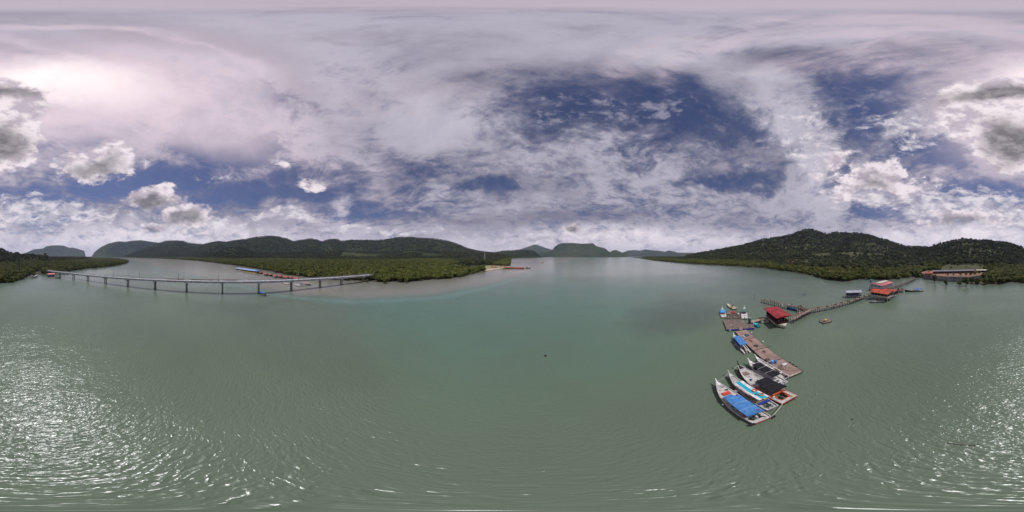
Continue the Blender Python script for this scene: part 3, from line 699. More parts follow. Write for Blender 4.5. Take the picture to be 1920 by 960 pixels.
def hull_shape(L, B, zs=.8, zb=1.7, sf=.8, full=2.4, n=18, bulge=.35):
    st = []
    for i in range(n+1):
        t = i/n
        if t < bulge: w = B/2*(sf+(1-sf)*math.sin(t/bulge*PI/2))
        else: w = B/2*max(0.0, 1-((t-bulge)/(1-bulge))**full)
        z = zs+(zb-zs)*t**2.6
        st.append((t*L, max(w, .03), z))
    return st
def make_hull(root, L, B, hullm, deckm, gunm, zs=.8, zb=1.7, sf=.8, full=2.4, drop=.28, well=None, stem=.55, stemm=None, bulge=.35, foredeck=.0, low=None, lowt=0.0):
    """outer shell, gunwale rail, deck inside it with a motor well at the stern, and a raised stem"""
    st = hull_shape(L, B, zs, zb, sf, full, bulge=bulge); mb = MB(); n = len(st)
    vs = []; fs = []
    for (x, w, z) in st:
        u = x/L; kz = -.45+max(0, u-.75)/.25*.45
        xx = x+ (u**4)*.0
        vs += [(x, -w, z), (x, -w*.86, .12+.3*u*u), (x, -w*.45, kz*.7), (x, 0, kz), (x, w*.45, kz*.7), (x, w*.86, .12+.3*u*u), (x, w, z)]
    for i in range(n-1):
        for j in range(6): a = i*7+j; fs.append((a, a+1, a+8, a+7))
    fs.append((6, 5, 4, 3, 2, 1, 0)); mb.add(vs, fs)
    mb.build('hull', hullm, root, True)
    g = MB()
    for s_ in (-1, 1):
        pts = [(x, s_*w, z) for (x, w, z) in st]
        for a, b in zip(pts, pts[1:]):
            ax, ay, az = a; bx, by, bz = b
            g.add([(ax, ay+s_*.05, az-.12), (bx, by+s_*.05, bz-.12), (bx, by+s_*.05, bz+.04), (ax, ay+s_*.05, az+.04), (ax, ay-s_*.07, az+.04), (bx, by-s_*.07, bz+.04), (ax, ay-s_*.07, az-.1), (bx, by-s_*.07, bz-.1)],
                  [(0, 1, 2, 3), (3, 2, 5, 4), (4, 5, 7, 6)])
    g.box((-.03, 0, zs-.04), (.12, B*sf+.1, .18)); g.build('gunwale', gunm, root)
    dk = MB(); lo = MB()
    for i in range(n-1):
        (x0, w0, z0), (x1, w1, z1) = st[i], st[i+1]
        dr0 = drop*(1-.55*(x0/L)**3); dr1 = drop*(1-.55*(x1/L)**3); y0, y1 = w0-.06, w1-.06
        T = lo if (low and x0/L < lowt-.01) else dk
        if well and x0/L < well[0]+.02 and x0 > .25:
            h = well[1]
            for s_ in (-1, 1):
                T.add([(x0, s_*h, z0-dr0), (x1, s_*h, z1-dr1), (x1, s_*y1, z1-dr1), (x0, s_*y0, z0-dr0)], [(0, 1, 2, 3) if s_ > 0 else (3, 2, 1, 0)])
                T.add([(x0, s_*h, z0-dr0), (x1, s_*h, z1-dr1), (x1, s_*h, -.05), (x0, s_*h, -.05)], [(0, 1, 2, 3)])
            xe = x1
        else:
            T.add([(x0, -y0, z0-dr0), (x1, -y1, z1-dr1), (x1, y1, z1-dr1), (x0, y0, z0-dr0)], [(3, 2, 1, 0)])
        for s_ in (-1, 1):
            T.add([(x0, s_*y0, z0-dr0), (x1, s_*y1, z1-dr1), (x1, s_*y1, z1), (x0, s_*y0, z0)], [(0, 1, 2, 3)])
    dk.build('deck', deckm, root)
    if low: lo.build('stern_deck', low, root)
    if well:
        wm_ = MB(); wm_.box((well[0]*L/2+.1, 0, -.08), (well[0]*L-.1, well[1]*2, .1)); wm_.box((well[0]*L+.12, 0, .2), (.04, well[1]*2, .5)); wm_.build('motor_well', DARK, root)
    if stem:
        s_ = MB(); x, w, z = st[-1]
        s_.add([(x-.55, -.10, z-.10), (x-.55, .10, z-.10), (x-.05, .05, z-.4), (x-.05, -.05, z-.4), (x+.10, -.08, z+stem*.6), (x+.10, .08, z+stem*.6), (x+.34, .05, z+stem), (x+.34, -.05, z+stem), (x+.16, -.04, z-.25), (x+.16, .04, z-.25)],
               [(0, 1, 5, 4), (4, 5, 6, 7), (1, 2, 9, 5), (0, 4, 8, 3), (5, 9, 6), (4, 7, 8), (9, 8, 7, 6), (2, 3, 8, 9)])
        s_.build('stem_post', stemm or hullm, root)
        # breast hook over the forepeak
        b = MB(); (x2, w2, z2) = st[-3]; b.add([(x2, -w2+.06, z2-.02), (x, 0, z+.03), (x2, w2-.06, z2-.02), (x2, -w2+.06, z2-.08), (x, 0, z-.03), (x2, w2-.06, z2-.08)], [(0, 2, 1), (3, 4, 5), (0, 3, 5, 2)])
        b.build('bow_plate', stemm or hullm, root)
    return st
def canopy(root, x0, x1, y0, y1, z, m, posts=3, camber=.12, sag=.05, seams=2, seamm=None, y0f=None, y1f=None, postm=None, zf=None, slits=None, name='canopy'):
    """stretched sheet over a light frame; y limits may differ at the front end"""
    y0f = y0 if y0f is None else y0f; y1f = y1 if y1f is None else y1f; zf = z if zf is None else zf
    NX, NY = 14, 8; vs = []; R = random.Random(int(x1*77+y0*31))
    for lay in (0, -.03):
        for i in range(NX+1):
            t = i/NX; a = y0+(y0f-y0)*t; b = y1+(y1f-y1)*t; zz = z+(zf-z)*t
            for j in range(NY+1):
                u = j/NY
                wv = sag*abs(math.sin(t*PI*(seams+1)))*math.sin(u*PI)*.8+R.uniform(-.012, .012)
                vs.append((x0+(x1-x0)*t, a+(b-a)*u, zz+camber*math.sin(u*PI)-wv+lay-(.05 if j in (0, NY) else 0)))
    fs = []; K = (NX+1)*(NY+1)
    for i in range(NX):
        for j in range(NY):
            q = i*(NY+1)+j; fs.append((q, q+1, q+NY+2, q+NY+1)[::-1]); fs.append((K+q, K+q+1, K+q+NY+2, K+q+NY+1))
    for i in range(NX):
        q = i*(NY+1); fs.append((q, q+NY+1, K+q+NY+1, K+q)); q += NY; fs.append((q+NY+1, q, K+q, K+q+NY+1))
    for j in range(NY):
        q = j; fs.append((q+1, q, K+q, K+q+1)); q = NX*(NY+1)+j; fs.append((q, q+1, K+q+1, K+q))
    c = MB().add(vs, fs).build(name, m, root, True)
    if seams:
        for k in range(1, seams+1):
            sm_ = MB()
            t = k/(seams+1); a = y0+(y0f-y0)*t; b = y1+(y1f-y1)*t
            pts = [(x0+(x1-x0)*t, a+(b-a)*u/8, z+(zf-z)*t+camber*math.sin(u/8*PI)+.012-(.05 if u in (0, 8) else 0)) for u in range(9)]
            sm_.path(pts, .022, 4)
            sm_.build('seam', seamm or ROPE, c)
    fr = MB()
    for k in range(posts):
        t = (k+.15)/(posts-1+.3); x = x0+(x1-x0)*t; a = y0+(y0f-y0)*t; b = y1+(y1f-y1)*t; zz = z+(zf-z)*t
        for y in (a+.08, b-.08): fr.tube((x, y, .6), (x, y, zz-.06), .028, 5)
        fr.tube((x, a+.05, zz-.07), (x, b-.05, zz-.07), .025, 5)
    for a, b in ((y0, y0f), (y1, y1f)): fr.tube((x0, a*.96, z-.07), (x1, b*.96, zf-.07), .025, 5)
    fr.build('canopy_frame', postm or SILV, root)
    return c
def outboard(root, x, y, z, colr, tilt=.5, s=1.0):
    e = MB(); e.ball((0, 0, 0), .3*s, 10, 6, (.85, .72, 1.05)); e.box((.05, 0, -.2*s), (.34*s, .3*s, .2*s))
    o = e.build('outboard_motor', colr, root, True); o.location = (x, y, z); o.rotation_euler = (0, tilt, 0)
    lg = MB(); lg.tube((0, 0, -.2*s), (0, 0, -.95*s), .09*s, 8, .07*s); lg.box((-.05*s, 0, -.85*s), (.4*s, .04, .06)); lg.build('motor_leg', SILV if colr is not BLACKP else BLACKP, o)
    pr = MB()
    for k in range(3):
        a = 2*PI*k/3; pr.sheet([(-.28*s, 0, -.95*s), (-.3*s, .15*s*math.cos(a), -.95*s+.15*s*math.sin(a)), (-.24*s, .16*s*math.cos(a+.6), -.95*s+.16*s*math.sin(a+.6)), (-.26*s, 0, -.94*s)], .01)
    pr.tube((-.1*s, 0, -.95*s), (-.32*s, 0, -.95*s), .05*s, 6); pr.build('propeller', SILV, o)
    return o
def thing1(name, mb, m, loc, rz, label, cat, group=None, smooth=False):
    return tag(mb.build(name, m, None, smooth, loc, rz), label, cat, group)
def frame(x, y, hd):
    """returns a function that turns a boat's own coordinates into the world's"""
    c, s = math.cos(hd), math.sin(hd)
    return lambda a, b, z: (x+a*c-b*s, y+a*s+b*c, z)
R_ = math.radians

# --- first boat: blue canopy -------------------------------------------------
H1 = R_(42.6); X1 = (17.25, .55); W1 = frame(*X1, H1)
b = empty('fishing_boat', (*X1, 0), H1, 'grey boat with big blue canopy and red stern edge, nearest of the moored boats', 'boat', 'wooden boats moored side by side')
make_hull(b, 11.8, 3.1, HULLG, DECKG, DECKG, .78, 1.75, .80, 2.3, .20, (.17, .62), .5, WHITE)
e = MB(); e.box((-.10, 0, .62), (.06, 2.5, .22))
for s_ in (-1, 1): e.box((1.9, s_*1.40, .58), (3.6, .05, .14), s_*R_(4.2))
e.build('red_band', REDP, b)
canopy(b, .75, 5.9, -1.08, 1.32, 2.15, BLUEC, 4, .16, .06, 2, y0f=-1.05, y1f=1.28)
fl = MB(); fl.sheet([(6.9, -.1, 1.98), (6.7, 1.35, 1.98), (5.85, 1.30, 2.12), (5.85, -.25, 2.15)][::-1], .03); fl.build('canopy_flap', BLUEC, b)
pt = MB(); pt.torus((1.35, -.55, 2.42), .16, .05, 10, 5); pt.build('life_ring', ORANGE, b)
s2 = MB(); s2.box((2.4, .1, .75), (2.6, 1.5, .1)); s2.box((4.6, 0, .9), (.5, 2.2, .1)); s2.build('bench', DARK, b)
outboard(b, .9, 0.15, 1.05, SILV, .5); outboard(b, .85, .75, .95, BLACKP, .5)
for nm, x, y in (('a', 10.4, .1),):
    a = MB(); a.path([(x-.3, -.25, 1.3), (x+.2, .3, 1.36), (x, -.3, 1.33), (x+.3, -.1, 1.4)], .035, 5); a.build('anchor_rope', mat('blue_rope', (.05, .16, .42), .8), b)
a = MB(); a.tube((9.75, -.25, 1.18), (9.75, -.25, 1.75), .05, 6); a.tube((9.75, -.5, 1.6), (9.75, 0, 1.6), .035, 5); a.build('mooring_bitt', BLACKP, b)
for (x_, y_, sx_, sy_, sz_, mm_) in ((9.2, .5, .35, .3, .2, YEL), (9.0, -.45, .3, .5, .14, DARK), (6.7, -1.0, .5, .3, .25, BLUED), (1.9, .9, .4, .3, .3, REDP), (.45, -.8, .3, .3, .3, WHITE)):
    MB().box((x_, y_, .9+.03*x_), (sx_, sy_, sz_), x_).build('deck_gear', mm_, b)
rb = MB(); rb.box((0, 0, .22), (.72, 1.25, .40)); rb.box((0, 0, .46), (.6, 1.1, .08)); rb.box((0, 0, .03), (.78, 1.3, .06))
thing1('covered_box', rb, mat('red_orange_cover', (.58, .075, .04), .6, .12, 2, bump=.4), W1(8.1, .05, .86), H1+.1, 'red orange covered box on the foredeck of the blue canopied boat', 'box')
def fender(loc, label, r=.2, m=WHITE, group='white ball fenders'):
    f = empty('ball_fender', loc, 0, label, 'fender', group)
    MB().ball((0, 0, 0), r, 10, 7).build('ball', m, f, True); MB().tube((0, 0, r*.9), (.02, 0, r*1.6), .05, 5).build('eye', BLACKP, f); return f
fender(W1(6.0, 1.62, .45), 'small white ball fender on the open water side of the blue canopied boat')
def tyre(loc, rz, label, ax='x', R=.3, group='tyre fenders'):
    return thing1('tyre', MB().torus((0, 0, 0), R, .11, 14, 7, ax), RUB, loc, rz, label, 'tyre', group, True)
tyre(W1(-.05, 1.38, .55), H1, 'black tyre hanging on the left stern corner of the blue canopied boat')
tyre(W1(-.10, -1.42, .55), H1, 'black tyre hanging on the right stern corner of the blue canopied boat')
fb = MB(); fb.lathe((0, 0, 0), [(.05, -.42), (.2, -.3), (.26, 0), (.2, .3), (.05, .42)], 10, 'x')
thing1('long_fender', fb, WHITE, W1(8.2, -1.75, .8), H1+.3, 'long white fender wedged between the blue canopied boat and the turquoise roofed boat', 'fender', None, True)

# --- second boat: turquoise and white roof -----------------------------------
H2 = R_(40.6); X2_ = (20.35, -.60); W2 = frame(*X2_, H2)
b = empty('fishing_boat', (*X2_, 0), H2, 'slim grey boat with a turquoise and white striped roof carrying two orange life rings', 'boat', 'wooden boats moored side by side')
make_hull(b, 12.2, 2.35, HULLG, mat('pale_grey_deck', (.36, .37, .36), .6, .12, 1.2), DECKG, .68, 1.65, .80, 2.2, .30, (.14, .5), .5, DECKG)
for k in range(6):
    x = 8.6+k*.42; mb = MB(); mb.box((x, 0, .95+.05*k), (.07, 1.9-.26*k, .10)); mb.build('rib', DECKG, b)
def flat_roof(parent, x0, x1, yc0, yc1, w, z):
    cols = [(-.5, -.38, REDP), (-.38, -.16, WHITE), (-.16, .24, TURQ), (.24, .5, WHITE)]
    for (a, c, m) in cols:
        mb = MB(); mb.sheet([(x0, yc0+a*w, z+.12*(1-abs(a*2))), (x1, yc1+a*w, z+.12*(1-abs(a*2))), (x1, yc1+c*w, z+.12*(1-abs(c*2))), (x0, yc0+c*w, z+.12*(1-abs(c*2)))], .05)
        mb.build('roof_stripe', m, parent)
rf = MB(); rf.sheet([(3.75, -.77, 2.02), (8.0, -.52, 2.02), (8.0, 1.32, 2.02), (3.75, 1.07, 2.02)], .05)
rfo = rf.build('roof', WHITE, b)
def stripe(par, x0, x1, ya0, ya1, yb0, yb1, z, m, nm='roof_stripe'):
    MB().sheet([(x0, ya0, z), (x1, ya1, z), (x1, yb1, z), (x0, yb0, z)], .012).build(nm, m, par)
stripe(rfo, 3.76, 7.98, -.18, .07, .55, .80, 2.036, TURQ); stripe(rfo, 3.76, 7.98, .93, 1.18, 1.0, 1.25, 2.036, REDP)
rf2 = MB().sheet([(1.75, -.95, 2.10), (3.9, -.76, 2.14), (3.9, .98, 2.14), (1.75, .80, 2.10)], .05).build('rear_roof', WHITE, b)
stripe(rf2, 1.76, 3.88, -.62, -.43, .30, .50, 2.155, TURQ)
for nm, m, R, zz, cx, cy in (('life_ring', ORANGE, .33, 2.19, 4.25, -.28), ('life_ring', ORANGE, .33, 2.23, 2.75, -.30)):
    MB().torus((cx, cy, zz+.05), R, .085, 16, 7).build(nm, m, b, True)
MB().box((3.25, .25, 2.2), (.25, .3, .1)).build('roof_vent', DARK, b)
fr = MB()
for x in (1.9, 3.2, 4.8, 6.4, 7.8):
    for y in (-.72, .86): fr.tube((x, y+.03*(x-2), .5), (x, y+.03*(x-2), 2.02), .03, 5)
for y in (-.72, .86): fr.tube((1.9, y, 2.0), (7.8, y+.18, 2.0), .025, 5)
fr.build('roof_frame', SILV, b)
cb = MB(); cb.box((4.4, .10, .95), (1.5, 1.5, .75)); cb.build('cabin', mat('red_white_panel', (.42, .38, .36), .5, .1, 1, col2=(.35, .05, .05)), b)
MB().box((1.9, -.1, .62), (.5, 1.9, .30)).build('stern_bench', mat('deep_blue', (.02, .04, .28), .6), b)
MB().box((2.5, -.1, .62), (.3, 1.8, .34)).build('thwart', YEL, b)
outboard(b, .55, -.3, 1.0, SILV, .5, .9); outboard(b, .6, .35, .95, BLACKP, .5, .8)

# --- third boat: black canopy, open grey foredeck ----------------------------
H3 = R_(40.6); X3 = (22.25, -2.95); W3 = frame(*X3, H3)
b = empty('fishing_boat', (*X3, 0), H3, 'longest moored boat with bare grey foredeck, black canopy aft and red rimmed square stern', 'boat', 'wooden boats moored side by side')
make_hull(b, 13.9, 3.35, mat('maroon_hull', (.17, .03, .028), .5, .15, 1), DECKG, DECKG, .85, 1.8, .90, 2.5, .16, (.13, .75), 1.15, BLACKP, low=ORANGE, lowt=.40)
e = MB(); e.box((-.10, 0, .76), (.07, 3.1, .26))
for s_ in (-1, 1): e.box((2.6, s_*1.68, .80), (5.2, .07, .22), s_*R_(1.6))
e.build('red_band', REDP, b)
tr = MB(); tr.box((.25, 0, .84), (.5, 2.9, .05))
for s_ in (-1, 1): tr.box((1.3, s_*1.25, .84), (1.7, .42, .05))
tr.build('stern_platform', DECKG, b)
ir = MB()
for s_ in (-1, 1): ir.box((2.0, s_*.92, .92), (1.2, .22, .14))
ir.box((2.45, 0, .92), (.3, 1.9, .14)); ir.build('well_coaming', ORANGE, b)
sl = MB()
for k in range(7): sl.box((4.2, -1.2+k*.4, .90), (3.2, .30, .04))
sl.build('side_deck', mat('dull_grey_board', (.25, .22, .21), .7), b)
canopy(b, 1.95, 6.4, -1.62, 1.42, 2.35, BLACK, 4, .08, .03, 1, BLACKP, y0f=-1.35, y1f=1.25, postm=BLACKP)
outboard(b, 1.15, .55, 1.15, BLACKP, .5, 1.15); outboard(b, 1.15, -.35, 1.15, BLACKP, .5, 1.15)
hb = MB()
for k in range(5): hb.box((10.3+k*.22, .25, 1.22+.015*k), (.18, 1.05, .06))
hb.build('hatch', WOODP, b)
MB().box((10.75, .25, 1.17), (1.3, 1.2, .08)).build('hatch_rim', MAROON, b)
gr = MB(); 
for k in range(3): gr.box((9.2, -1.28+.13*k, 1.10), (4.2, .05, .05), R_(-8))
gr.build('rubbing_slats', HULLG, b)
for (x_, y_, sx_, sy_, sz_, mm_) in ((8.4, .6, .5, .35, .2, BLUED), (7.6, -.5, .35, .35, .3, WHITE), (9.4, .2, .9, .12, .06, WOODL), (1.9, 1.2, .35, .3, .25, WHITE), (.35, -.9, .4, .3, .2, YEL)):
    MB().box((x_, y_, 1.0+.012*x_), (sx_, sy_, sz_), x_).build('deck_gear', mm_, b)
fp = MB(); fp.box((12.3, .1, 1.32), (.5, .5, .12)); fp.path([(12.1, -.2, 1.4), (12.5, .3, 1.42), (12.7, -.1, 1.45)], .04, 5); fp.build('anchor_rope', DARK, b)

# --- fourth and fifth: white boats by the dock -------------------------------
H4 = R_(40.5); X4 = (27.25, -2.55); W4 = frame(*X4, H4)
b = empty('fishing_boat', (*X4, 0), H4, 'white boat under a long black three panel canopy beside the pink boarded dock', 'boat', 'wooden boats moored side by side')
make_hull(b, 10.5, 2.5, WHITE, DECKG, WHITE, .75, 1.75, .85, 2.4, .25, (.12, .45), .45, WHITE)
for k in range(3):
    cc = canopy(b, 1.45+k*2.12, 3.50+k*2.12, -1.12+.05*k, .92+.04*k, 2.3, BLACK, 2, .06, .02, 0, postm=WHITE, name='canopy_panel')
cr = MB()
for k in range(4): cr.tube((1.42+k*2.12, -1.15, 2.33), (1.42+k*2.12, 1.0, 2.33), .03, 5)
cr.build('canopy_bar', WHITE, b)
MB().box((8.4, 0, 1.25), (1.3, 1.5, .08)).build('foredeck', WHITE, b); MB().box((7.3, 0, 1.0), (.7, 1.5, .3)).build('locker', DARK, b)
MB().box((.9, 0, .95), (.9, 1.2, .1)).build('stern_seat', WHITE, b); MB().box((1.1, .2, 1.02), (.5, .5, .06)).build('hatch', DARK, b)
outboard(b, .1, .35, 1.05, SILV, .6, 1.0); outboard(b, .1, -.4, 1.0, SILV, .6, .9)
H4b = R_(39.5); X4b = (29.35, -3.45); W4b = frame(*X4b, H4b)
b = empty('fishing_boat', (*X4b, 0), H4b, 'narrow pale grey boat squeezed between the black canopied white boat and the dock', 'boat', 'wooden boats moored side by side')
make_hull(b, 9.9, 1.75, HULLG, DECKG, WHITE, .7, 1.8, .75, 2.4, .3, None, .55, WHITE)
MB().box((2.0, 0, .85), (.4, 1.3, .08)).build('thwart', WHITE, b); MB().box((4.4, 0, .85), (.4, 1.4, .08)).build('thwart', WHITE, b)
outboard(b, .15, .0, 1.05, BLACKP, .5, .9)

# --- small boat at the dock's far side ---------------------------------------
H5 = R_(31); X5 = (41.3, 5.65); W5 = frame(*X5, H5)
b = empty('tour_boat', (*X5, 0), H5, 'small boat with flat bright blue canopy and navy side curtain tied beside the dock', 'boat')
make_hull(b, 9.6, 2.2, WHITE, DECKG, WHITE, .7, 1.55, .85, 2.2, .3, (.15, .4), .5, WHITE)
canopy(b, 1.1, 7.0, -1.12, 1.0, 2.15, BLUEC, 4, .12, .05, 3, BLUEC, y0f=-1.05, y1f=.95)
MB().sheet([(1.2, 1.05, .75), (6.6, 1.0, .85), (6.6, .98, 2.1), (1.2, 1.03, 2.1)], .03).build('side_curtain', BLUED, b)
for s_ in (-1, 1): MB().box((-.35, s_*.75, .55), (1.5, .28, .16)).build('stern_bracket', WHITE, b)
outboard(b, -.15, 0, 1.15, WHITE, .6, 1.15)
MB().box((.1, .45, .6), (.5, .3, .3)).build('fuel_tank', REDP, b)
fender(W5(4.6, 1.35, .3), 'white ball fender on the water side of the small bright blue canopied boat')

def rope(pts, label, sagz=.35, r=.035, group='mooring ropes'):
    P = []
    a, c = Vector(pts[0]), Vector(pts[1])
    for k in range(9): t = k/8; q = a.lerp(c, t); q.z -= sagz*4*t*(1-t); P.append(q)
    return thing1('mooring_rope', MB().path(P, r, 5), ROPE, (0, 0, 0), 0, label, 'rope', group)
rope([W1(11.6, 0, 1.75), W2(11.9, .2, 1.65)], 'mooring rope between the bows of the blue canopied boat and the turquoise roofed boat')
rope([W2(12.1, 0, 1.7), W3(13.6, .3, 1.8)], 'mooring rope between the bows of the turquoise roofed boat and the black stemmed boat', .3)
rope([W1(-.1, -1.2, .9), W3(-.05, 1.3, .9)], 'mooring rope stretched from the blue canopied boat to the square red stern', .15, .05)

# ------------------------------------------------------------------ floating dock
def boards(parent, L, W, z, m, bw=.22, gap=.02, t=.05, jitter=.012, across=True, name='board', seed=1, skip=0.0):
    """separate boards laid side by side, joined because each is only a pixel wide"""
    R = random.Random(seed); mb = MB(); n = int(L/(bw+gap))
    for i in range(n):
        if R.random() < skip: continue
        x = -L/2+(i+.5)*(bw+gap)
        mb.box((x, R.uniform(-.03, .03), z+R.uniform(-jitter, jitter)), (bw, W+R.uniform(-.08, .06), t) if across else (bw, W, t))
    o = mb.build(name, m, parent); o['kind'] = 'stuff'; return o
dkx, dky = 42.75, 2.1; dang = math.atan2(9.4+5.15, 55.0-30.5); WD = frame(dkx, dky, dang)
dock = empty('floating_dock', (dkx, dky, 0), dang, 'long pink brown boarded floating dock with clutter at its near end', 'dock')
DL = 28.6
sec = MB()
for k in range(4):
    o = empty('deck_section', ((k-1.5)*DL/4, 0, 0), 0); o.parent = dock
    boards(o, DL/4-.06, 4.1-.12*(3-k) if k < 3 else 4.1, .62, WOODP, .26, .025, seed=k, name='planking')
    MB().box((0, 0, .25), (DL/4-.12, 3.7, .5)).build('pontoon', DARK, o)
    q = MB()
    for s_ in (-1, 1): q.box((0, s_*1.98, .56), (DL/4-.08, .14, .16))
    q.build('kerb_beam', WOODD, o)
MB().box((-DL/2-.02, .1, .74), (.35, 3.0, .14)).build('end_beam', WOODL, dock)
DA = dang
def on_dock(px, py): x, y = G(px, py, .66); return x, y
def barrel(loc, m, label, group='blue barrels on the dock'):
    o = empty('barrel', loc, 0, label, 'barrel', group)
    MB().lathe((0, 0, 0), [(.27, 0), (.29, .05), (.29, .28), (.31, .31), (.29, .34), (.29, .6), (.31, .63), (.29, .66), (.29, .9), (.26, .93)], 14).build('drum', m, o, True)
    MB().lathe((0, 0, .93), [(.24, 0), (.24, .03)], 14).build('lid', m, o); return o
barrel((*on_dock(1448.2, 681.5), .66), mat('light_blue_plastic', (.10, .36, .72), .4, .05), 'pale blue barrel on the dock, left one of the pair beside the brown pile')
barrel((*on_dock(1454.0, 680.8), .66), mat('mid_blue_plastic', (.02, .16, .50), .4, .05), 'deeper blue barrel on the dock, right one of the pair')
def heap(px, py, m, label, cat, r=.6, seed=1, n=9, name='net_pile', hz=.3, z0=.66):
    R = random.Random(seed); mb = MB(); x, y = G(px, py, z0)
    for k in range(n):
        a = R.uniform(0, 6.28); q = R.uniform(0, r*.7); s = R.uniform(.35, .6)*r
        mb.ball((q*math.cos(a), q*math.sin(a), s*hz*.5), s, 7, 4, (1, 1, hz*1.4))
    for k in range(6):
        a = R.uniform(0, 6.28); c = R.uniform(0, 6.28)
        mb.tube((r*math.cos(a), r*math.sin(a), .06), (r*math.cos(c)*.9, r*math.sin(c)*.9, r*hz*1.1), .025, 4)
    return thing1(name, mb, m, (x, y, z0), R.uniform(0, 3), label, cat, None, True)
heap(1418, 648.5, NET, 'dark green coiled net with a pale rim in the middle of the dock', 'net', .72, 3)
heap(1432.5, 658.8, DARK, 'small dark heap next to a red scrap on the dock', 'net', .45, 4)
heap(1400, 629.2, mat('navy_tarp', (.05, .07, .15), .7, .3, 3), 'navy blue bundled tarpaulin near the far end of the dock', 'tarpaulin', .85, 5, 10, 'tarpaulin_bundle', .45)
heap(1438.5, 675.5, WOODD, 'brown pile of gear left of the two blue barrels', 'pile', .75, 6, 10, 'gear_pile', .5)
heap(1466.5, 689, WOODB, 'tangle of ropes and sticks round the white tank near the dock end', 'pile', .9, 8, 12, 'rope_pile', .3)
heap(1433.5, 661, REDP, 'faded red scrap lying in front of the small dark heap', 'scrap', .28, 9, 5, 'red_scrap', .3)
heap(1419.5, 651.3, REDP, 'small red float beside the dark green net', 'float', .2, 10, 4, 'red_float', .5)
mt = MB(); mt.box((0, 0, .06), (1.5, .62, .12)); mt.box((.1, .02, .14), (1.1, .4, .06))
thing1('red_mat', mt, mat('dull_red_mat', (.26, .05, .04), .9, .2, 3), (*on_dock(1407.5, 638.8), .66), dang+.25, 'dull red mat rolled out on the boards before the blue canopied tour boat', 'mat')
mt = MB(); mt.box((0, 0, .22), (1.5, .35, .08)); mt.box((-.55, 0, .1), (.1, .3, .2)); mt.box((.55, 0, .1), (.1, .3, .2))
thing1('bench', mt, WHITE, (*on_dock(1395.6, 632.0), .66), dang+.1, 'low white bench on the dock beside the blue tarpaulin bundle', 'bench')
wt = empty('water_tank', (*on_dock(1470.5, 685.5), .66), dang+1.35, 'white box shaped tank with a rounded top near the dock end', 'tank')
MB().lathe((-.55, 0, .36), [(.30, 0), (.36, .04), (.36, 1.06), (.30, 1.1)], 12, 'x').build('shell', WHITE, wt, True); MB().box((0, 0, .1), (.9, .6, .2)).build('cradle', WOODD, wt)
pw = empty('stick_rack', (*on_dock(1476, 691), .66), dang+.5, 'open frame of pale sticks on the dock corner beside the white tank', 'frame')
for k in range(5): MB().tube((-.8+.4*k, -.6, .1), (-.7+.38*k, .7, .12+.05*k), .04, 5).build('stick', WOODL, pw)
MB().path([(-.9, -.6, .2), (.9, -.5, .22), (.8, .6, .25), (-.8, .6, .2), (-.9, -.6, .2)], .04, 5).build('rim', WOODL, pw)
for k in range(3):
    x, y, _z = WD(-DL/2+2.2+k*1.1, -2.12, .55); tyre((x, y, .5), dang+PI/2, 'tyre on the outer dock edge near its end, '+['nearest to the dock corner', 'middle one of three', 'farthest from the dock corner'][k], 'x', .28)
fender((*G(1408.5, 624.5), .22), 'white ball buoy floating off the far end of the dock', .32)
fender((*G(1430, 641.5), .22), 'white ball buoy floating off the middle of the dock', .32)
fender((*G(1531, 739), .1), 'tiny pale float on open water right of the square red stern', .12)
thing1('marker_buoy', MB().lathe((0, 0, 0), [(.1, -.2), (.32, -.05), (.34, .15), (.16, .35), (.06, .6)], 10), BLACKP, (*G(1022.7, 667.5), 0), 0, 'single small black marker buoy alone in the middle of the channel', 'buoy', None, True)
thing1('small_float', MB().ball((0, 0, 0), .13, 8, 5), BLACKP, (*G(1598, 786), .03), 0, 'tiny black float on open water towards the lower right', 'float')
rs = MB(); pts = [Vector((*G(px_, py_), .03)) for px_, py_ in ((1778, 831), (1790, 832.5), (1803, 834), (1818, 835), (1829, 834.5), (1834, 833))]; rs.path(pts, .05, 5)
for k, p in enumerate(pts): rs.ball((p.x, p.y, .03), .12, 6, 4)
thing1('floating_line', rs, WOODD, (0, 0, 0), 0, 'dark floating line of knotted rope on the glittering water at lower right', 'rope')

# ------------------------------------------------------------------ pontoon raft beyond the dock
raft = empty('pontoon_raft', (0, 0, 0), 0, 'broad brown boarded raft with dark blue sides between dock and red roofed houseboat', 'raft')
poly = [(63.9, 18.2), (54.6, 14.2), (57.6, 4.9), (61.0, 5.4), (62.2, 9.2), (65.9, 10.4)]
MB().slab([(x*.995+.2, y*.99) for x, y in poly], .05, .62).build('pontoon', BLUED, raft)
pl = MB()
A_, B_, C_, D_ = Vector((63.9, 18.2)), Vector((54.6, 14.2)), Vector((57.3, 6.4)), Vector((65.9, 10.4))
nb = 34
for k in range(nb):
    t0, t1 = k/nb, (k+.92)/nb; p = A_.lerp(D_, t0); q = B_.lerp(C_, t0); p2 = A_.lerp(D_, t1); q2 = B_.lerp(C_, t1); z = .70+.008*(k % 3)
    pl.sheet([(*p, z), (*q, z), (*q2, z), (*p2, z)], .06)
o = pl.build('planking', WOODB, raft); o['kind'] = 'stuff'
pl = MB()
for k in range(10):
    t0, t1 = k/10, (k+.9)/10; p = Vector((62.0, 8.6)).lerp(Vector((61.2, 5.3)), t0); q = Vector((57.35, 6.3)).lerp(Vector((57.7, 4.8)), t0); p2 = Vector((62.0, 8.6)).lerp(Vector((61.2, 5.3)), t1); q2 = Vector((57.35, 6.3)).lerp(Vector((57.7, 4.8)), t1)
    pl.sheet([(*p, .69), (*q, .69), (*q2, .69), (*p2, .69)], .06)
o = pl.build('side_planking', WOODB, raft); o['kind'] = 'stuff'
gg = MB()
for k in range(8): gg.box((-1.2+k*.36, 0, 0), (.32, 1.1, .06))
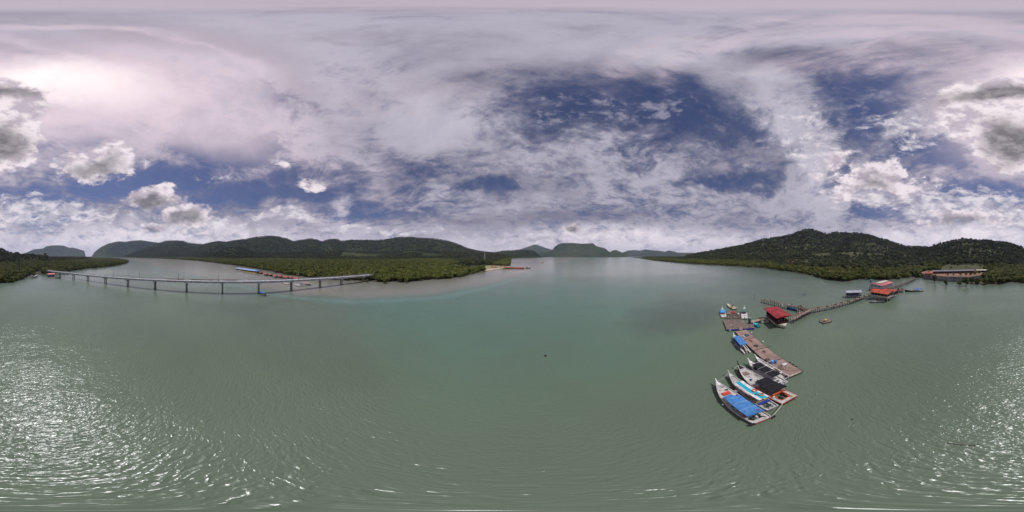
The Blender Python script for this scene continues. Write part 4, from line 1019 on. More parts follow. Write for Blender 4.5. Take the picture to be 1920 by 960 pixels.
thing1('gangplank', gg, WOODP, (56.3, 9.5, .80), math.atan2(.6, 2.9), 'short pink gangplank joining the raft to the dock', 'gangplank')
lp = empty('lamp_post', (*G(1370.0, 619.5, .66), .7), 0, 'short white lamp post on the corner of the brown raft', 'lamp post')
MB().lathe((0, 0, 0), [(.12, 0), (.06, .1), (.05, 2.3)], 8).build('post', WHITE, lp); MB().ball((0, 0, 2.4), .17, 8, 5, (1, 1, .7)).build('lamp', WHITE, lp, True)
MB().path([(-.5, .4, .05), (0, 0, .25), (.5, .5, .05)], .05, 5).build('brace', WHITE, lp)
bp_ = empty('mooring_pile', (61.6, 7.0, 0), 0, 'thick black mooring pile with grey cap standing on the raft side', 'pile')
MB().lathe((0, 0, -1), [(.5, 0), (.5, 4.3)], 14).build('shaft', BLACKP, bp_, True); MB().lathe((0, 0, 3.3), [(.55, 0), (.5, .12), (.2, .2)], 14).build('cap', SILV, bp_)
heap(1401, 612, WHITE, 'small white sack lying beside the black mooring pile', 'sack', .3, 21, 4, 'white_sack', .6, .72)
# --- cluttered frame raft behind it
fr_ = empty('frame_raft', (70.5, 14.6, 0), 0, 'lattice of pinkish timbers floating behind the brown raft, cluttered with gear', 'raft')
R0 = random.Random(5); c0, c1, c2, c3 = Vector((66.2, 17.6)), Vector((66.9, 10.9)), Vector((75.6, 13.0)), Vector((76.2, 19.6))
for k in range(9):
    t = k/8; a = c0.lerp(c1, t)-Vector((70.5, 14.6)); c = c3.lerp(c2, t)-Vector((70.5, 14.6)); MB().tube((*a, .45), (*c, .45+R0.uniform(-.05, .1)), .11, 5).build('long_beam', WOODB, fr_)
for k in range(11):
    t = k/10; a = c0.lerp(c3, t)-Vector((70.5, 14.6)); c = c1.lerp(c2, t)-Vector((70.5, 14.6)); MB().tube((*a, .60), (*c, .62), .10, 5).build('cross_beam', WOODP if k % 2 else WOODB, fr_)
for k in range(5):
    a = c0.lerp(c1, .15+.18*k)-Vector((70.5, 14.6)); MB().tube((a.x+.3, a.y, .2), (a.x+.3, a.y, 2.0+R0.uniform(-.3, .4)), .08, 5).build('upright', WOODL, fr_)
MB().box((2.5, 3.2, .72), (4.5, 1.9, .1), .2).build('grey_deck', WOODB, fr_)
for k, (x, y, m, s, nm, lb, ct) in enumerate([(73.6, 16.0, REDP, 1.0, 'red_tarp', 'crumpled red tarpaulin at the back of the lattice raft', 'tarpaulin'), (72.4, 14.2, GREEN, .8, 'green_crate', 'dark green crate on the lattice raft', 'crate'),
        (71.6, 13.2, WHITE, .8, 'white_box', 'white box standing on the lattice raft beside the green crate', 'box'), (67.4, 14.1, WHITE, .6, 'white_drum', 'round white drum at the front of the lattice raft', 'drum'), (66.8, 16.6, WHITE, .5, 'white_bucket', 'small white bucket on the left front corner of the lattice raft', 'bucket')]):
    mb = MB()
    if 'drum' in nm or 'bucket' in nm: mb.lathe((0, 0, 0), [(.35*s, 0), (.45*s, .7*s), (.47*s, .75*s)], 10)
    elif 'tarp' in nm:
        for q in range(7): mb.ball((R0.uniform(-.8, .8), R0.uniform(-.5, .5), .2), .5, 7, 4, (1, 1, .7))
    else: mb.box((0, 0, .3*s), (1.2*s, .8*s, .6*s)); mb.box((0, 0, .63*s), (1.25*s, .86*s, .06))
    thing1(nm, mb, m, (x, y, .70), .4*k, lb, ct)
def small_boat(label, stern, bow, B, hullm, deckm, name='small_boat', can=None, zb=1.5, well=None, motor=None, group=None, gun=None, stem=.5, curtain=None, cat='boat'):
    L = math.hypot(bow[0]-stern[0], bow[1]-stern[1]); hd = math.atan2(bow[1]-stern[1], bow[0]-stern[0])
    b_ = empty(name, (*stern, 0), hd, label, cat, group)
    make_hull(b_, L, B, hullm, deckm, gun or deckm, .65, zb, .82, 2.2, .28, well, stem, gun or WHITE)
    if can: canopy(b_, can[0]*L, can[1]*L, -B*.46, B*.46, can[3] if len(can) > 3 else 1.9, can[2], 3, .14, .05, 1)
    MB().box((L*.3, 0, .62), (.35, B*.7, .08)).build('thwart', deckm, b_)
    if motor: outboard(b_, .1, 0, 1.0, motor, .5, .9)
    return b_
small_boat('boat with white prow, light blue cover and ochre side beside the lattice raft', (67.2, 18.6), (76.3, 22.0), 2.5, YEL, WHITE, 'moored_boat', (.35, .8, mat('sky_blue_cover', (.06, .30, .62), .6, .1), 1.5), 1.9, motor=SILV, stem=.9)
small_boat('boat with tall white prow and dull green cover right of the lattice raft', (67.4, 9.7), (79.4, 11.6), 2.8, DARK, WHITE, 'moored_boat', (.45, .8, GREEN, 1.7), 2.0, motor=BLACKP, stem=.9)
sp = small_boat('small pale speedboat with yellow seats anchored behind the lattice raft', (80.4, 16.4), (87.0, 22.3), 2.9, DARK, CREAM, 'speedboat', None, 1.2, motor=None, stem=0)
for s_, x in ((.6, 2.2), (-.6, 2.4), (0, 4.8)): MB().box((x, s_, .85), (.8, .8, .4)).build('seat', YEL, sp)
MB().box((3.6, -.3, 1.1), (.25, 1.1, .7)).build('console', BLUED, sp)
small_boat('little open boat with turquoise cover tucked beside the raft and walkway', (59.6, 3.3), (62.3, 5.6), 1.5, BLUED, TURQ, 'dinghy', (.2, .75, TURQ, .95), .9, stem=.2)

# walkway raft to houseboat
def walkway(name, pts, w, z, boardm, label, rails=True, pile=2.2, cat='walkway', piler=.11, board_step=.3, clut=0, railm=None, mess=0.0):
    """plank walkway on driven piles, following a line of points"""
    root = empty(name, (*pts[0], 0), 0, label, cat); ox, oy = pts[0]; R = random.Random(int(pts[0][0]*10))
    bo = MB(); ra = MB(); npile = 0
    for (a, c) in zip(pts, pts[1:]):
        a = Vector(a)-Vector((ox, oy)); c = Vector(c)-Vector((ox, oy)); L = (c-a).length; dr = (c-a)/L; nr = Vector((-dr.y, dr.x)); ang = math.atan2(dr.y, dr.x)
        n = int(L/board_step)
        for i in range(n):
            if R.random() < mess*.35: continue
            p = a+dr*(i+.5)*board_step; bo.box((p.x, p.y, z+R.uniform(-.02, .02)), (board_step*.86, w+R.uniform(-.15, .15)*(1+3*mess), .06), ang+R.uniform(-.03, .03)*(1+5*mess))
        for s_ in (-1, 1):
            m_ = a+dr*L/2+nr*s_*w*.4; MB().box((m_.x, m_.y, z-.12), (L, .12, .16), ang).build('stringer', WOODD, root)
        k = int(L/pile)
        for i in range(k+1):
            p = a+dr*min(L, i*pile)
            for s_ in (-1, 1):
                q = p+nr*s_*(w*.46); tl = R.uniform(.5, 1.1) if rails or R.random() < .4 else -.05
                pm = MB(); pm.tube((q.x+R.uniform(-.1, .1), q.y+R.uniform(-.1, .1), -1.6), (q.x+R.uniform(-.1, .1)*(1+mess), q.y, z+tl), piler, 5, piler*.85); npile += 1
                pm.build('pile', WOODD, root)
        if rails:
            for s_ in (-1, 1):
                p = a+nr*s_*w*.46; q = c+nr*s_*w*.46; ra.tube((p.x, p.y, z+.55), (q.x, q.y, z+.5), .045, 4)
    o = bo.build('planking', boardm, root); o['kind'] = 'stuff'
    if rails: ra.build('handrail', railm or WOODL, root)
    return root
walkway('timber_walkway', [(62.9, 6.9), (66.8, 1.4)], 1.8, .95, WOODL, 'short pale plank walkway between the raft and the red roofed houseboat', False, 1.8)
sh = empty('white_shed', (64.6, 1.35, 0), math.atan2(-3, 1.4), 'small cream walled box shed below the walkway left of the houseboat', 'shed')
MB().box((0, 0, .95), (3.0, 1.2, 1.5)).build('wall', CREAM, sh); MB().box((0, 0, 1.76), (3.2, 1.4, .12)).build('roof', WOODB, sh); MB().box((-.3, -.62, 1.15), (1.1, .06, .4)).build('window', DARK, sh)
heap(1425, 597.8, mat('crimson_cloth', (.30, .015, .03), .8), 'crimson cloth bundle standing on the walkway left of the houseboat', 'cloth', .55, 31, 6, 'cloth_bundle', 1.0, 1.0)

# ------------------------------------------------------------------ red roofed houseboat
ha = math.atan2(-4.9, -12.2); hx, hy = 64.6, -3.6
hb_ = empty('houseboat', (hx, hy, 0), ha, 'houseboat with a wide flat red roof, maroon cabin and cream boat shaped hull', 'houseboat')
HLn, HWd = 13.0, 6.6
st = []; n = 14
for i in range(n+1):
    t = i/n; x = -6.0+t*13.0; w = 2.7*(1 if t < .62 else max(.02, 1-((t-.62)/.38)**2.0))*(.85+.15*min(1, t*5)); st.append((x, w, 1.55+.25*max(0, t-.6), -.35+ max(0, t-.7)*1.0))
vs = []; fs = []
for (x, w, z, k) in st: vs += [(x, -w, z), (x, -w*.93, z*.5), (x, -w*.55, k), (x, 0, k-.2), (x, w*.55, k), (x, w*.93, z*.5), (x, w, z)]
for i in range(n):
    for j in range(6): a = i*7+j; fs.append((a, a+1, a+8, a+7))
fs.append((6, 5, 4, 3, 2, 1, 0)); fs += [(i*7, i*7+7, i*7+13, i*7+6) for i in range(n)]
MB().add(vs, fs).build('hull', CREAM, hb_, True)
MB().box((-.4, 0, 1.66), (11.2, 5.1, .16)).build('floor', WOODD, hb_)
for s_ in (-1, 1):
    MB().box((-.3, s_*2.35, 2.15), (10.6, .12, .95)).build('side_wall', MAROON, hb_)
    for k in range(6):
        MB().tube((-5.4+k*2.1, s_*2.35, 1.7), (-5.4+k*2.1, s_*2.35, 4.45), .08, 6).build('post', MAROON, hb_)
MB().box((5.0, 0, 2.15), (.12, 4.6, .95)).build('front_wall', MAROON, hb_); MB().box((-5.6, 0, 2.9), (.12, 4.6, 2.3)).build('back_wall', MAROON, hb_)
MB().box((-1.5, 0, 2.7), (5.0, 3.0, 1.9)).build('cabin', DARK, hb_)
for k in range(3): MB().box((4.2, -1.2+k*1.2, 2.85), (.1, .35, .5)).build('white_jug', WHITE, hb_)
rf = MB()
nseg = 26
for k in range(nseg):
    x0 = -HLn/2+HLn*k/nseg; x1 = x0+HLn/nseg*.97
    zr = 4.9+.02*(k % 2)
    rf.sheet([(x0, -HWd/2, zr), (x1, -HWd/2, zr), (x1, 0, zr+.36), (x0, 0, zr+.36)], .05); rf.sheet([(x0, 0, zr+.36), (x1, 0, zr+.36), (x1, HWd/2, zr), (x0, HWd/2, zr)], .05)
rf.slab([(-HLn/2+.01, -HWd/2+.02), (HLn/2-.01, -HWd/2+.02), (HLn/2-.01, HWd/2-.02), (-HLn/2+.01, HWd/2-.02)], 4.72, 4.80)
rf.build('roof', ROOFR, hb_)

# ------------------------------------------------------------------ old pier, jumbled timbers, long walkway
op = walkway('old_pier', [(95.5, 3.2), (88.5, -4.2), (81.5, -11.5), (74.6, -18.4)], 2.0, 2.2, WOODB, 'long weathered grey pier on thin piles behind the red roofed houseboat', False, 2.8, 'pier', .17, .34, mess=.4)
jm = empty('timber_jumble', (72.5, -13.5, 0), 0, 'tangle of poles and planks standing between the old pier and the walkway', 'timber pile')
R1 = random.Random(12)
def jpt():
    a, c = R1.random(), R1.random()
    if a+c > 1: a, c = 1-a, 1-c
    return 68.0+a*7.5+c*15.5-72.5, -12.2-a*8.3-c*3.2+13.5
for k in range(84):
    x, y = jpt(); MB().tube((x, y, -1), (x+R1.uniform(-.4, .4), y+R1.uniform(-.4, .4), R1.uniform(1.2, 3.0)), .10, 5).build('pole', WOODD if k % 3 else WOODL, jm)
for k in range(44):
    x, y = jpt(); a = R1.uniform(0, 3.1); l = R1.uniform(1.4, 3.4)
    MB().box((x, y, R1.uniform(1.0, 1.7)), (l, .22, .08), a, R1.uniform(-.15, .15)).build('plank', WOODB if k % 2 else WOODL, jm)
sb = small_boat('bright blue boat with pale blue cover moored between old pier and houseboat', (78.6, -14.6), (83.2, -9.6), 1.9, BLUED, mat('mid_blue_paint', (.03, .12, .42), .5), 'moored_boat', (.1, .45, mat('sky_blue_cover', (.06, .30, .62), .6, .1), 1.2), 1.3)
for k, (a_, l_) in enumerate((((83.6, -7.3), 'pale upright drum left of the pair beside the bright blue boat'), ((82.3, -10.6), 'pale upright drum right of the pair beside the bright blue boat'))):
    thing1('white_drum', MB().lathe((0, 0, -.2), [(.35, 0), (.38, 1.2), (.30, 1.5)], 10), WHITE, (*a_, 1.2), 0, l_, 'drum', 'pale drums by the old pier')
lw = walkway('timber_walkway', [(63.2, -9.4), (68.0, -13.6), (74.0, -20.0), (76.4, -32.0), (81.4, -46.5), (87.6, -61.4)], 1.9, 1.75, WOODP, 'long narrow boardwalk on many piles from the houseboat to the orange roofed stilt house', True, 2.0, 'walkway', .12)
CL = [(74.6, -24.0), (75.6, -29.0), (77.2, -34.0), (78.5, -38.5), (80.0, -43.0), (82.2, -49.0), (84.0, -53.5), (86.0, -58.0)]
for k, (x, y) in enumerate(CL):
    mb = MB()
    for q in range(5): mb.ball((R1.uniform(-.5, .5), R1.uniform(-.8, .8), .2), .4, 6, 4, (1, 1, .8))
    mb.torus((.1, .2, .25), .32, .12, 10, 5)
    thing1('gear_heap', mb, [DARK, NET, MAROON, DARK][k % 4], (x+.35, y, 1.80), k*.7, ['dark', 'green black', 'maroon', 'dark'][k % 4]+' heap of nets on the long boardwalk, '+['nearest', 'second', 'third', 'fourth', 'fifth', 'sixth', 'seventh', 'farthest'][k]+' from the houseboat', 'gear', 'gear heaps on the boardwalk')

# raft with yellow tank
fx0, fy0 = 61.5, -22.6
fr2 = empty('work_raft', (fx0, fy0, 0), math.atan2(-3.4, 1.0), 'small square plank raft carrying a yellow tank, adrift below the boardwalk', 'raft')
boards(fr2, 4.3, 3.6, .42, WOODB, .3, .03, seed=4, name='planking'); MB().box((0, 0, .15), (4.1, 3.4, .3)).build('float', DARK, fr2)
for k, (x, y) in enumerate(((-1.9, 1.5), (1.9, 1.5), (1.9, -1.5), (-1.9, -1.5))): MB().tube((x, y, .3), (x, y, 1.0), .06, 5).build('post', WOODD, fr2)
ty = empty('yellow_tank', (fx0-.1, fy0-.1, .47), math.atan2(-3.4, 1.0)+.3, 'pale yellow tank lying on the small square raft', 'tank')
MB().lathe((-.9, 0, .42), [(.3, 0), (.42, .1), (.42, 1.5), (.3, 1.6)], 12, 'x').build('shell', YEL, ty, True); MB().lathe((.72, 0, .42), [(.43, 0), (.43, .3), (.2, .42)], 12, 'x').build('red_end', REDP, ty, True)
MB().box((0, 0, .04), (1.5, .7, .1)).build('cradle', WOODD, ty)
heap(1551, 599.5, DARK, 'dark coil of hose at the back corner of the small square raft', 'hose', .45, 41, 6, 'hose_coil', .5, .45)

# posts in the water
def post(px, py, h, label, r=.12, m=WOODD): return thing1('wooden_post', MB().tube((0, 0, -1), (.05, 0, h), r, 6, r*.8), m, (*G(px, py), 0), 0, label, 'post', 'lone posts in the water')
post(1414, 562, 3.4, 'lone thin post standing in the water left of the old pier', .14)
post(1618, 540, 4.8, 'tall thin pole between the grey roofed shelter and the white building', .12)
post(1526, 589, 2.6, 'short mooring post beside the boardwalk near the small square raft', .1)

# ------------------------------------------------------------------ stilt buildings
def corr_roof(parent, corners, m, n=20, t=.06, name='roof'):
    """ribbed sheet roof slope between four corners (a,b eaves; c,d ridge)"""
    a, b_, c, d_ = [Vector(q) for q in corners]; mb = MB()
    up = (b_-a).cross(d_-a).normalized()
    if up.z < 0: up = -up
    for k in range(n):
        t0, t1 = k/n, (k+1)/n; tm = (t0+t1)/2
        mb.sheet([a.lerp(b_, t0), a.lerp(b_, tm)+up*.04, d_.lerp(c, tm)+up*.04, d_.lerp(c, t0)], t); mb.sheet([a.lerp(b_, tm)+up*.04, a.lerp(b_, t1), d_.lerp(c, t1), d_.lerp(c, tm)+up*.04], t)
    return mb.build(name, m, parent)
def piles(parent, L, W, z, nx, ny, m=WOODD, r=.14):
    for i in range(nx):
        for j in range(ny): MB().tube((-L/2+L*i/(nx-1), -W/2+W*j/(ny-1), -1.5), (-L/2+L*i/(nx-1), -W/2+W*j/(ny-1), z), r, 6).build('stilt', m, parent)
def gable(parent, L, W, ze, zr, m, over=.7, n=18, ridge=None, name='roof'):
    l, w = L/2+over, W/2+over
    corr_roof(parent, [(-l, -w, ze), (l, -w, ze), (l, 0, zr), (-l, 0, zr)], m, n, name=name)
    corr_roof(parent, [(l, w, ze), (-l, w, ze), (-l, 0, zr), (l, 0, zr)], m, n, name=name)
    MB().box((0, 0, zr+.03), (2*l+.05, .34, .08)).build('ridge_cap', ridge or m, parent)
    for s_ in (-1, 1): MB().add([(s_*L/2, -W/2, ze), (s_*L/2, W/2, ze), (s_*L/2, 0, zr-.1), (s_*(L/2-.1), -W/2, ze), (s_*(L/2-.1), W/2, ze), (s_*(L/2-.1), 0, zr-.1)], [(0, 1, 2), (5, 4, 3), (0, 3, 4, 1), (1, 4, 5, 2), (2, 5, 3, 0)]).build('gable_end', WHITE, parent)
# grey roofed open shelter
g1_ = empty('boat_shelter', (94.3, -54.6, 0), math.atan2(-8.2, -3.2), 'open shelter on stilts under a pale grey pitched roof beside the long boardwalk', 'shelter')
piles(g1_, 9.6, 5.2, 3.7, 4, 2, WOODD, .12); gable(g1_, 9.6, 5.0, 3.75, 4.75, ROOFG, .5, 16)
MB().box((0, 0, 1.35), (9.4, 5.0, .16)).build('floor', WOODB, g1_); MB().box((0, -2.5, 1.85), (9.2, .08, .9)).build('side_wall', mat('blue_grey_boards', (.14, .14, .26), .7, .2), g1_); MB().box((0, 2.5, 1.85), (9.2, .08, .9)).build('side_wall', mat('blue_grey_boards', (.14, .14, .26)), g1_)
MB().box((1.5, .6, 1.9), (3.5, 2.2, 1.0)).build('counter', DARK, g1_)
# orange roofed stilt house
oa = math.atan2(-8.8, -12.8)
o1 = empty('stilt_house', (79.9, -66.6, 0), math.atan2(-8.8, -12.8)+.0, 'stilt house with a bright orange red roof and cream veranda wall at the boardwalk end', 'stilt house')
o1.location = (78.2, -66.0, 0); o1.rotation_euler = (0, 0, math.atan2(-3.8, -12.0))
piles(o1, 12.0, 7.6, 2.3, 5, 3, CREAM, .15)
MB().box((0, 0, 2.35), (12.2, 7.8, .2)).build('floor', WOODB, o1)
for s_ in (-1, 1): MB().box((-.0, s_*3.8, 2.95), (12.0, .12, 1.0)).build('side_wall', CREAM, o1)
MB().box((6.0, 0, 2.95), (.12, 7.6, 1.0)).build('front_wall', CREAM, o1)
MB().box((-6.0, 0, 3.8), (.12, 7.6, 2.8)).build('back_wall', mat('pale_green_panel', (.30, .36, .33), .6, .1), o1)
for i in range(6):
    for s_ in (-1, 1): MB().tube((-5.9+i*2.36, s_*3.82, 2.4), (-5.9+i*2.36, s_*3.82, 5.2), .10, 6).build('post', CREAM, o1)
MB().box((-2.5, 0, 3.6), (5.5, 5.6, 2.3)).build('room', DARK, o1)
gable(o1, 12.2, 7.8, 5.2, 6.7, ROOFO, .8, 22)
# its white annex
o2 = empty('annex', (74.6, -76.0, 0), math.atan2(-3.8, -12.0), 'low annex with pale green upright panels joined behind the orange roofed house', 'annex')
o2.location = (80.4, -75.4, 0)
piles(o2, 9.0, 6.0, 2.0, 4, 2, CREAM, .13); MB().box((0, 0, 2.1), (9, 6, .2)).build('floor', WOODB, o2)
for k in range(5): MB().box((-3.6+k*1.8, -2.95, 3.2), (1.4, .1, 2.1)).build('wall_panel', mat('pale_green_panel', (.30, .36, .33)), o2)
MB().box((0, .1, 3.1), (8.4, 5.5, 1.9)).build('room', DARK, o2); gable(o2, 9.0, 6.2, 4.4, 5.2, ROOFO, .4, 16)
# white walled long building
w1_ = empty('stilt_building', (103.2, -87.0, 0), math.atan2(-21.5, 9.0), 'long white walled stilt building with pink roof edges and a pale raised middle roof', 'stilt building')
w1_.location = (104.6, -87.2, 0); w1_.rotation_euler = (0, 0, math.atan2(-18.4, 6.6))
piles(w1_, 18.0, 11.5, 2.3, 6, 4, WOODD, .15); MB().box((0, 0, 2.35), (18.4, 12.0, .2)).build('floor', WOODB, w1_)
MB().box((0, 0, 3.55), (18.0, 11.4, 2.2)).build('wall', mat('white_render', (.62, .63, .68), .7, .06, .6), w1_)
for k in range(7): MB().box((-7.6+k*2.5, -5.73, 3.9), (1.1, .08, .75)).build('window', DARK, w1_)
for k in range(3): MB().box((-9.03, -3.6+k*3.3, 3.9), (.08, 2.2, .8)).build('window', DARK, w1_)
gable(w1_, 18.2, 11.6, 4.75, 6.2, ROOFP, .9, 26, name='roof')
up = MB(); 
for s_ in (-1, 1): up.sheet([(-7.2, s_*2.7, 6.12), (7.8, s_*2.7, 6.12), (7.8, 0, 6.62), (-7.2, 0, 6.62)] if s_ < 0 else [(7.8, 2.7, 6.12), (-7.2, 2.7, 6.12), (-7.2, 0, 6.62), (7.8, 0, 6.62)], .10)
up.build('raised_roof', CREAM, w1_)
bt = empty('water_tank', (113.5, -83.0, 0), 0, 'round bright blue water tank above the pink roof on a stand', 'tank')
MB().lathe((0, 0, 5.6), [(.9, 0), (1.0, .2), (1.0, 1.5), (.6, 1.9), (.2, 2.0)], 12).build('tank', mat('blue_plastic', (.03, .16, .55), .4, .06), bt, True)
for x, y in ((-.7, -.7), (.7, -.7), (.7, .7), (-.7, .7)): MB().tube((x, y, -1.5), (x, y, 5.6), .12, 5).build('leg', WOODD, bt)
# walkway from the stilt houses to the shore and low platforms
walkway('timber_walkway', [(87.8, -62.2), (92.5, -72.0), (96.5, -82.0), (99.0, -98.0), (106.5, -122.0), (116.5, -146.0), (118.5, -151.0)], 2.4, 1.9, WOODB, 'rough pile walkway running from the white stilt building back to the mangrove shore', True, 2.6, 'walkway', .14, .4, mess=.3)
jt = empty('landing_stage', (90.0, -97.5, 0), math.atan2(-15, 9), 'cluttered low maroon landing stage behind the orange roofed house', 'landing stage')
boards(jt, 13, 3.2, 1.25, mat('maroon_plank', (.17, .06, .06), .8, .3), .4, .05, seed=9, name='planking', skip=.06)
for i in range(8):
    for s_ in (-1, 1): MB().tube((-6+i*1.7, s_*1.5, -1.4), (-6+i*1.7+R1.uniform(-.2, .2), s_*1.5, R1.uniform(1.6, 2.5)), .11, 5).build('pile', WOODD, jt)
jt.location = (88.5, -93.5, 0); jt.rotation_euler = (0, 0, math.atan2(9, -11))
heap(1683, 548.3, mat('blue_grey_cloth', (.12, .16, .24), .7, .4, 2), 'pale blue grey pile of covered gear by the low annex', 'pile', 1.5, 51, 12, 'covered_gear', .5, .8)
# blue covered fishing boat
small_boat('dark fishing boat under blue covers at the end of the landing stage', (74.6, -104.6), (84.0, -93.6), 3.4, DARK, HULLG, 'fishing_boat', (.12, .5, mat('mid_blue_cover', (.03, .13, .50), .6, .15), 2.2), 1.9, group=None, stem=.9)
# open boat in front of the stilt house
ob = small_boat('weathered grey open boat with a red mast frame before the orange roofed stilt house', (72.9, -63.2), (77.4, -55.2), 2.9, HULLG, HULLG, 'open_boat', None, 1.2, motor=SILV, stem=.4)
MB().path([(3.0, -1.0, .8), (3.4, 0, 2.3), (3.2, 1.0, .8)], .07, 5).build('arch', REDP, ob); MB().path([(5.2, -.8, .8), (3.4, 0, 2.2)], .06, 5).build('strut', REDP, ob); MB().box((6.2, .2, .95), (2.6, .35, .15), .2).build('plank', WHITE, ob)

# ------------------------------------------------------------------ terrace with the long row house
def yard():
    pts = [G(1730, 520.6), G(1740, 523.2), G(1753, 525.4), G(1775, 527.4), G(1800, 528.2), G(1822, 528.0), AZ(1840, 196), AZ(1850, 246), AZ(1800, 246), AZ(1738, 250), AZ(1727, 225)]
    y_ = empty('terrace', (*pts[0], 0), 0, 'raised yard of bare red soil held by a curved grey wall at the right shore', 'terrace')
    ox, oy = pts[0]; loc_ = [(x-ox, y-oy) for x, y in pts]
    MB().slab(loc_, .3, 5.5).build('soil', SOIL, y_)
    wall = loc_[:7]; k = 0
    for a, c in zip(wall, wall[1:]):
        L = math.hypot(c[0]-a[0], c[1]-a[1]); n = max(2, int(L/3)); ang = math.atan2(c[1]-a[1], c[0]-a[0])
        for i in range(n):
            t = (i+.5)/n; MB().box((a[0]+(c[0]-a[0])*t, a[1]+(c[1]-a[1])*t, 2.35), (L/n*.97, .5, 6.3+R1.uniform(-.15, .15)), ang).build('wall_panel', CONCD, y_); k += 1
    rr_ = MB()
    for k in range(40):
        a = wall[k % 6]; c = wall[k % 6+1]; t = R1.random(); x = a[0]+(c[0]-a[0])*t; y = a[1]+(c[1]-a[1])*t; rr_.ball((x-.02*x-R1.uniform(.3, 1.2), y+R1.uniform(.3, 1.3), .1), R1.uniform(.3, .7), 5, 3)
    rr_.build('boulders', CONCD, y_)['kind'] = 'stuff'
yard()
ra_, rb_ = G(1750, 512.8, 5.5), G(1826, 511, 5.5)
L = math.hypot(rb_[0]-ra_[0], rb_[1]-ra_[1]); ang = math.atan2(rb_[1]-ra_[1], rb_[0]-ra_[0])
rh = empty('row_house', ((ra_[0]+rb_[0])/2, (ra_[1]+rb_[1])/2, 5.5), ang+PI, 'long low row house with thin grey roof and dark door bays above the red yard', 'row house')
MB().box((0, -1.2, 1.45), (L, 4.6, 2.9)).build('wall', mat('brown_wall', (.13, .06, .055), .8, .2), rh)
nd = 16
for k in range(nd):
    MB().box((-L/2+(k+.5)*L/nd, 1.14, 1.25), (L/nd*.62, .12, 2.3)).build('door', DARK, rh); MB().box((-L/2+(k+.0)*L/nd+.1, 2.6, 1.4), (.25, .25, 2.8)).build('post', mat('pinkish_post', (.32, .22, .20), .8), rh)
corr_roof(rh, [(-L/2-.6, 3.2, 2.95), (L/2+.6, 3.2, 2.95), (L/2+.6, -3.9, 4.0), (-L/2-.6, -3.9, 4.0)], mat('grey_violet_roof', (.15, .14, .17), .7, .2, .4), 40)
MB().box((0, 3.22, 2.9), (L+1.3, .14, .28)).build('fascia', ROOFG, rh)
se = empty('side_house', (*G(1840, 510.3, 5.5), 5.5), ang+PI-.15, 'short pale roofed shed at the right end of the long row house', 'shed')
MB().box((0, 0, 1.3), (13, 4, 2.6)).build('wall', DARK, se)
for k in range(4): MB().box((-5+k*3.2, 2.05, 1.2), (1.5, .1, 2.1)).build('door', MAROON, se)
corr_roof(se, [(-7.2, 3, 2.7), (7.2, 3, 2.7), (7.2, -2.6, 3.5), (-7.2, -2.6, 3.5)], CREAM, 14)
for k, (px_, py_, a_, l_, h_, m_, lb) in enumerate([(1718.5, 495, 9, 5, 4.5, ROOFR, 'dark red roofed house among trees above the walkway shore'), (1787, 494.5, 12, 5, 4.0, ROOFR, 'small cream walled house with red roof on the lawn above the row house'), (1486, 484.3, 16, 8, 6.0, ROOFO, 'orange red roofed house at the foot of the big right hill'), (1741, 516.5, 7, 4, 3.0, ROOFO, 'little orange shed with a cream door at the left end of the red yard')]):
    rr0 = {0: 330, 1: 395, 2: 560, 3: None}[k]
    x, y = AZ(px_, rr0) if rr0 else G(px_, py_-1.5, 5.5)
    z0 = 5.5 if k == 3 else float(land_height(np.array([x]), np.array([y]))[0])
    if k == 0: z0 += 2.5
    hs = empty('house', (x, y, z0), math.atan2(y, x)+PI/2+.15*k, lb, 'house', 'small roofed houses near the right shore')
    MB().box((0, 0, h_*.3-1), (a_, l_, h_*.6+2)).build('wall', [MAROON, CREAM, ORANGE, mat('faded_orange_wall', (.30, .11, .07), .8, .2)][k], hs); gable(hs, a_, l_, h_*.6, h_, m_, .6, 10)
    for q in range(3): MB().box((-a_*.3+q*a_*.3, l_/2+.03, h_*.3), (.9, .06, .9)).build('window', DARK, hs)
pth = MB()
pp = [(1741, 290), (1748, 310), (1754, 335), (1760, 365)]
for a, c in zip(pp, pp[1:]):
    p, q = AZ(*a), AZ(*c); zz = 3.0; n_ = Vector((q[1]-p[1], -(q[0]-p[0]))).normalized()*1.6
    za = float(land_height(np.array([p[0]]), np.array([p[1]]))[0])+.3; zb_ = float(land_height(np.array([q[0]]), np.array([q[1]]))[0])+.3
    pth.sheet([(p[0]-n_.x, p[1]-n_.y, za), (p[0]+n_.x, p[1]+n_.y, za), (q[0]+n_.x, q[1]+n_.y, zb_), (q[0]-n_.x, q[1]-n_.y, zb_)], .3)
pth.build('path', SAND, kind='structure')
# single mangroves standing in the water before the terrace
for (px_, py_, s, zs_, lb) in [(1752.5, 530, .8, 1.45, 'tall narrow mangrove standing in the water before the grey wall, left of three'), (1773, 535, .62, 1.0, 'small lone mangrove on a leaning trunk in the water, middle of three'), (1799, 536.5, .9, .85, 'low round mangrove bush in the water right of the small leaning one'),
        (1811, 536, 1.25, 1.4, 'larger mangrove in the water joined to the right hand thicket'), (1822, 531.5, 1.0, 1.15, 'mangrove at the left tip of the right hand thicket'), (1833, 532.5, 1.1, 1.1, 'second mangrove from the left tip of the right hand thicket'), (1846, 533.5, 1.2, 1.2, 'third mangrove from the left tip of the right hand thicket'), (1760, 523.0, .5, .6, 'small bush on the terrace behind the tall narrow mangrove'),
        (688, 529.5, .55, .55, 'small mangrove bush in the water under the right end of the concrete bridge'), (762, 531, .7, .6, 'low mangrove bush pushed out from the middle shore'), (720, 531.5, 1.0, 1.0, 'large round mangrove beside the right end of the bridge')]:
    place(MANG[int(px_) % 4], 'mangrove_tree', *G(px_, py_), -.1, s, zs_, px_, lb, 'mangroves standing in the water')

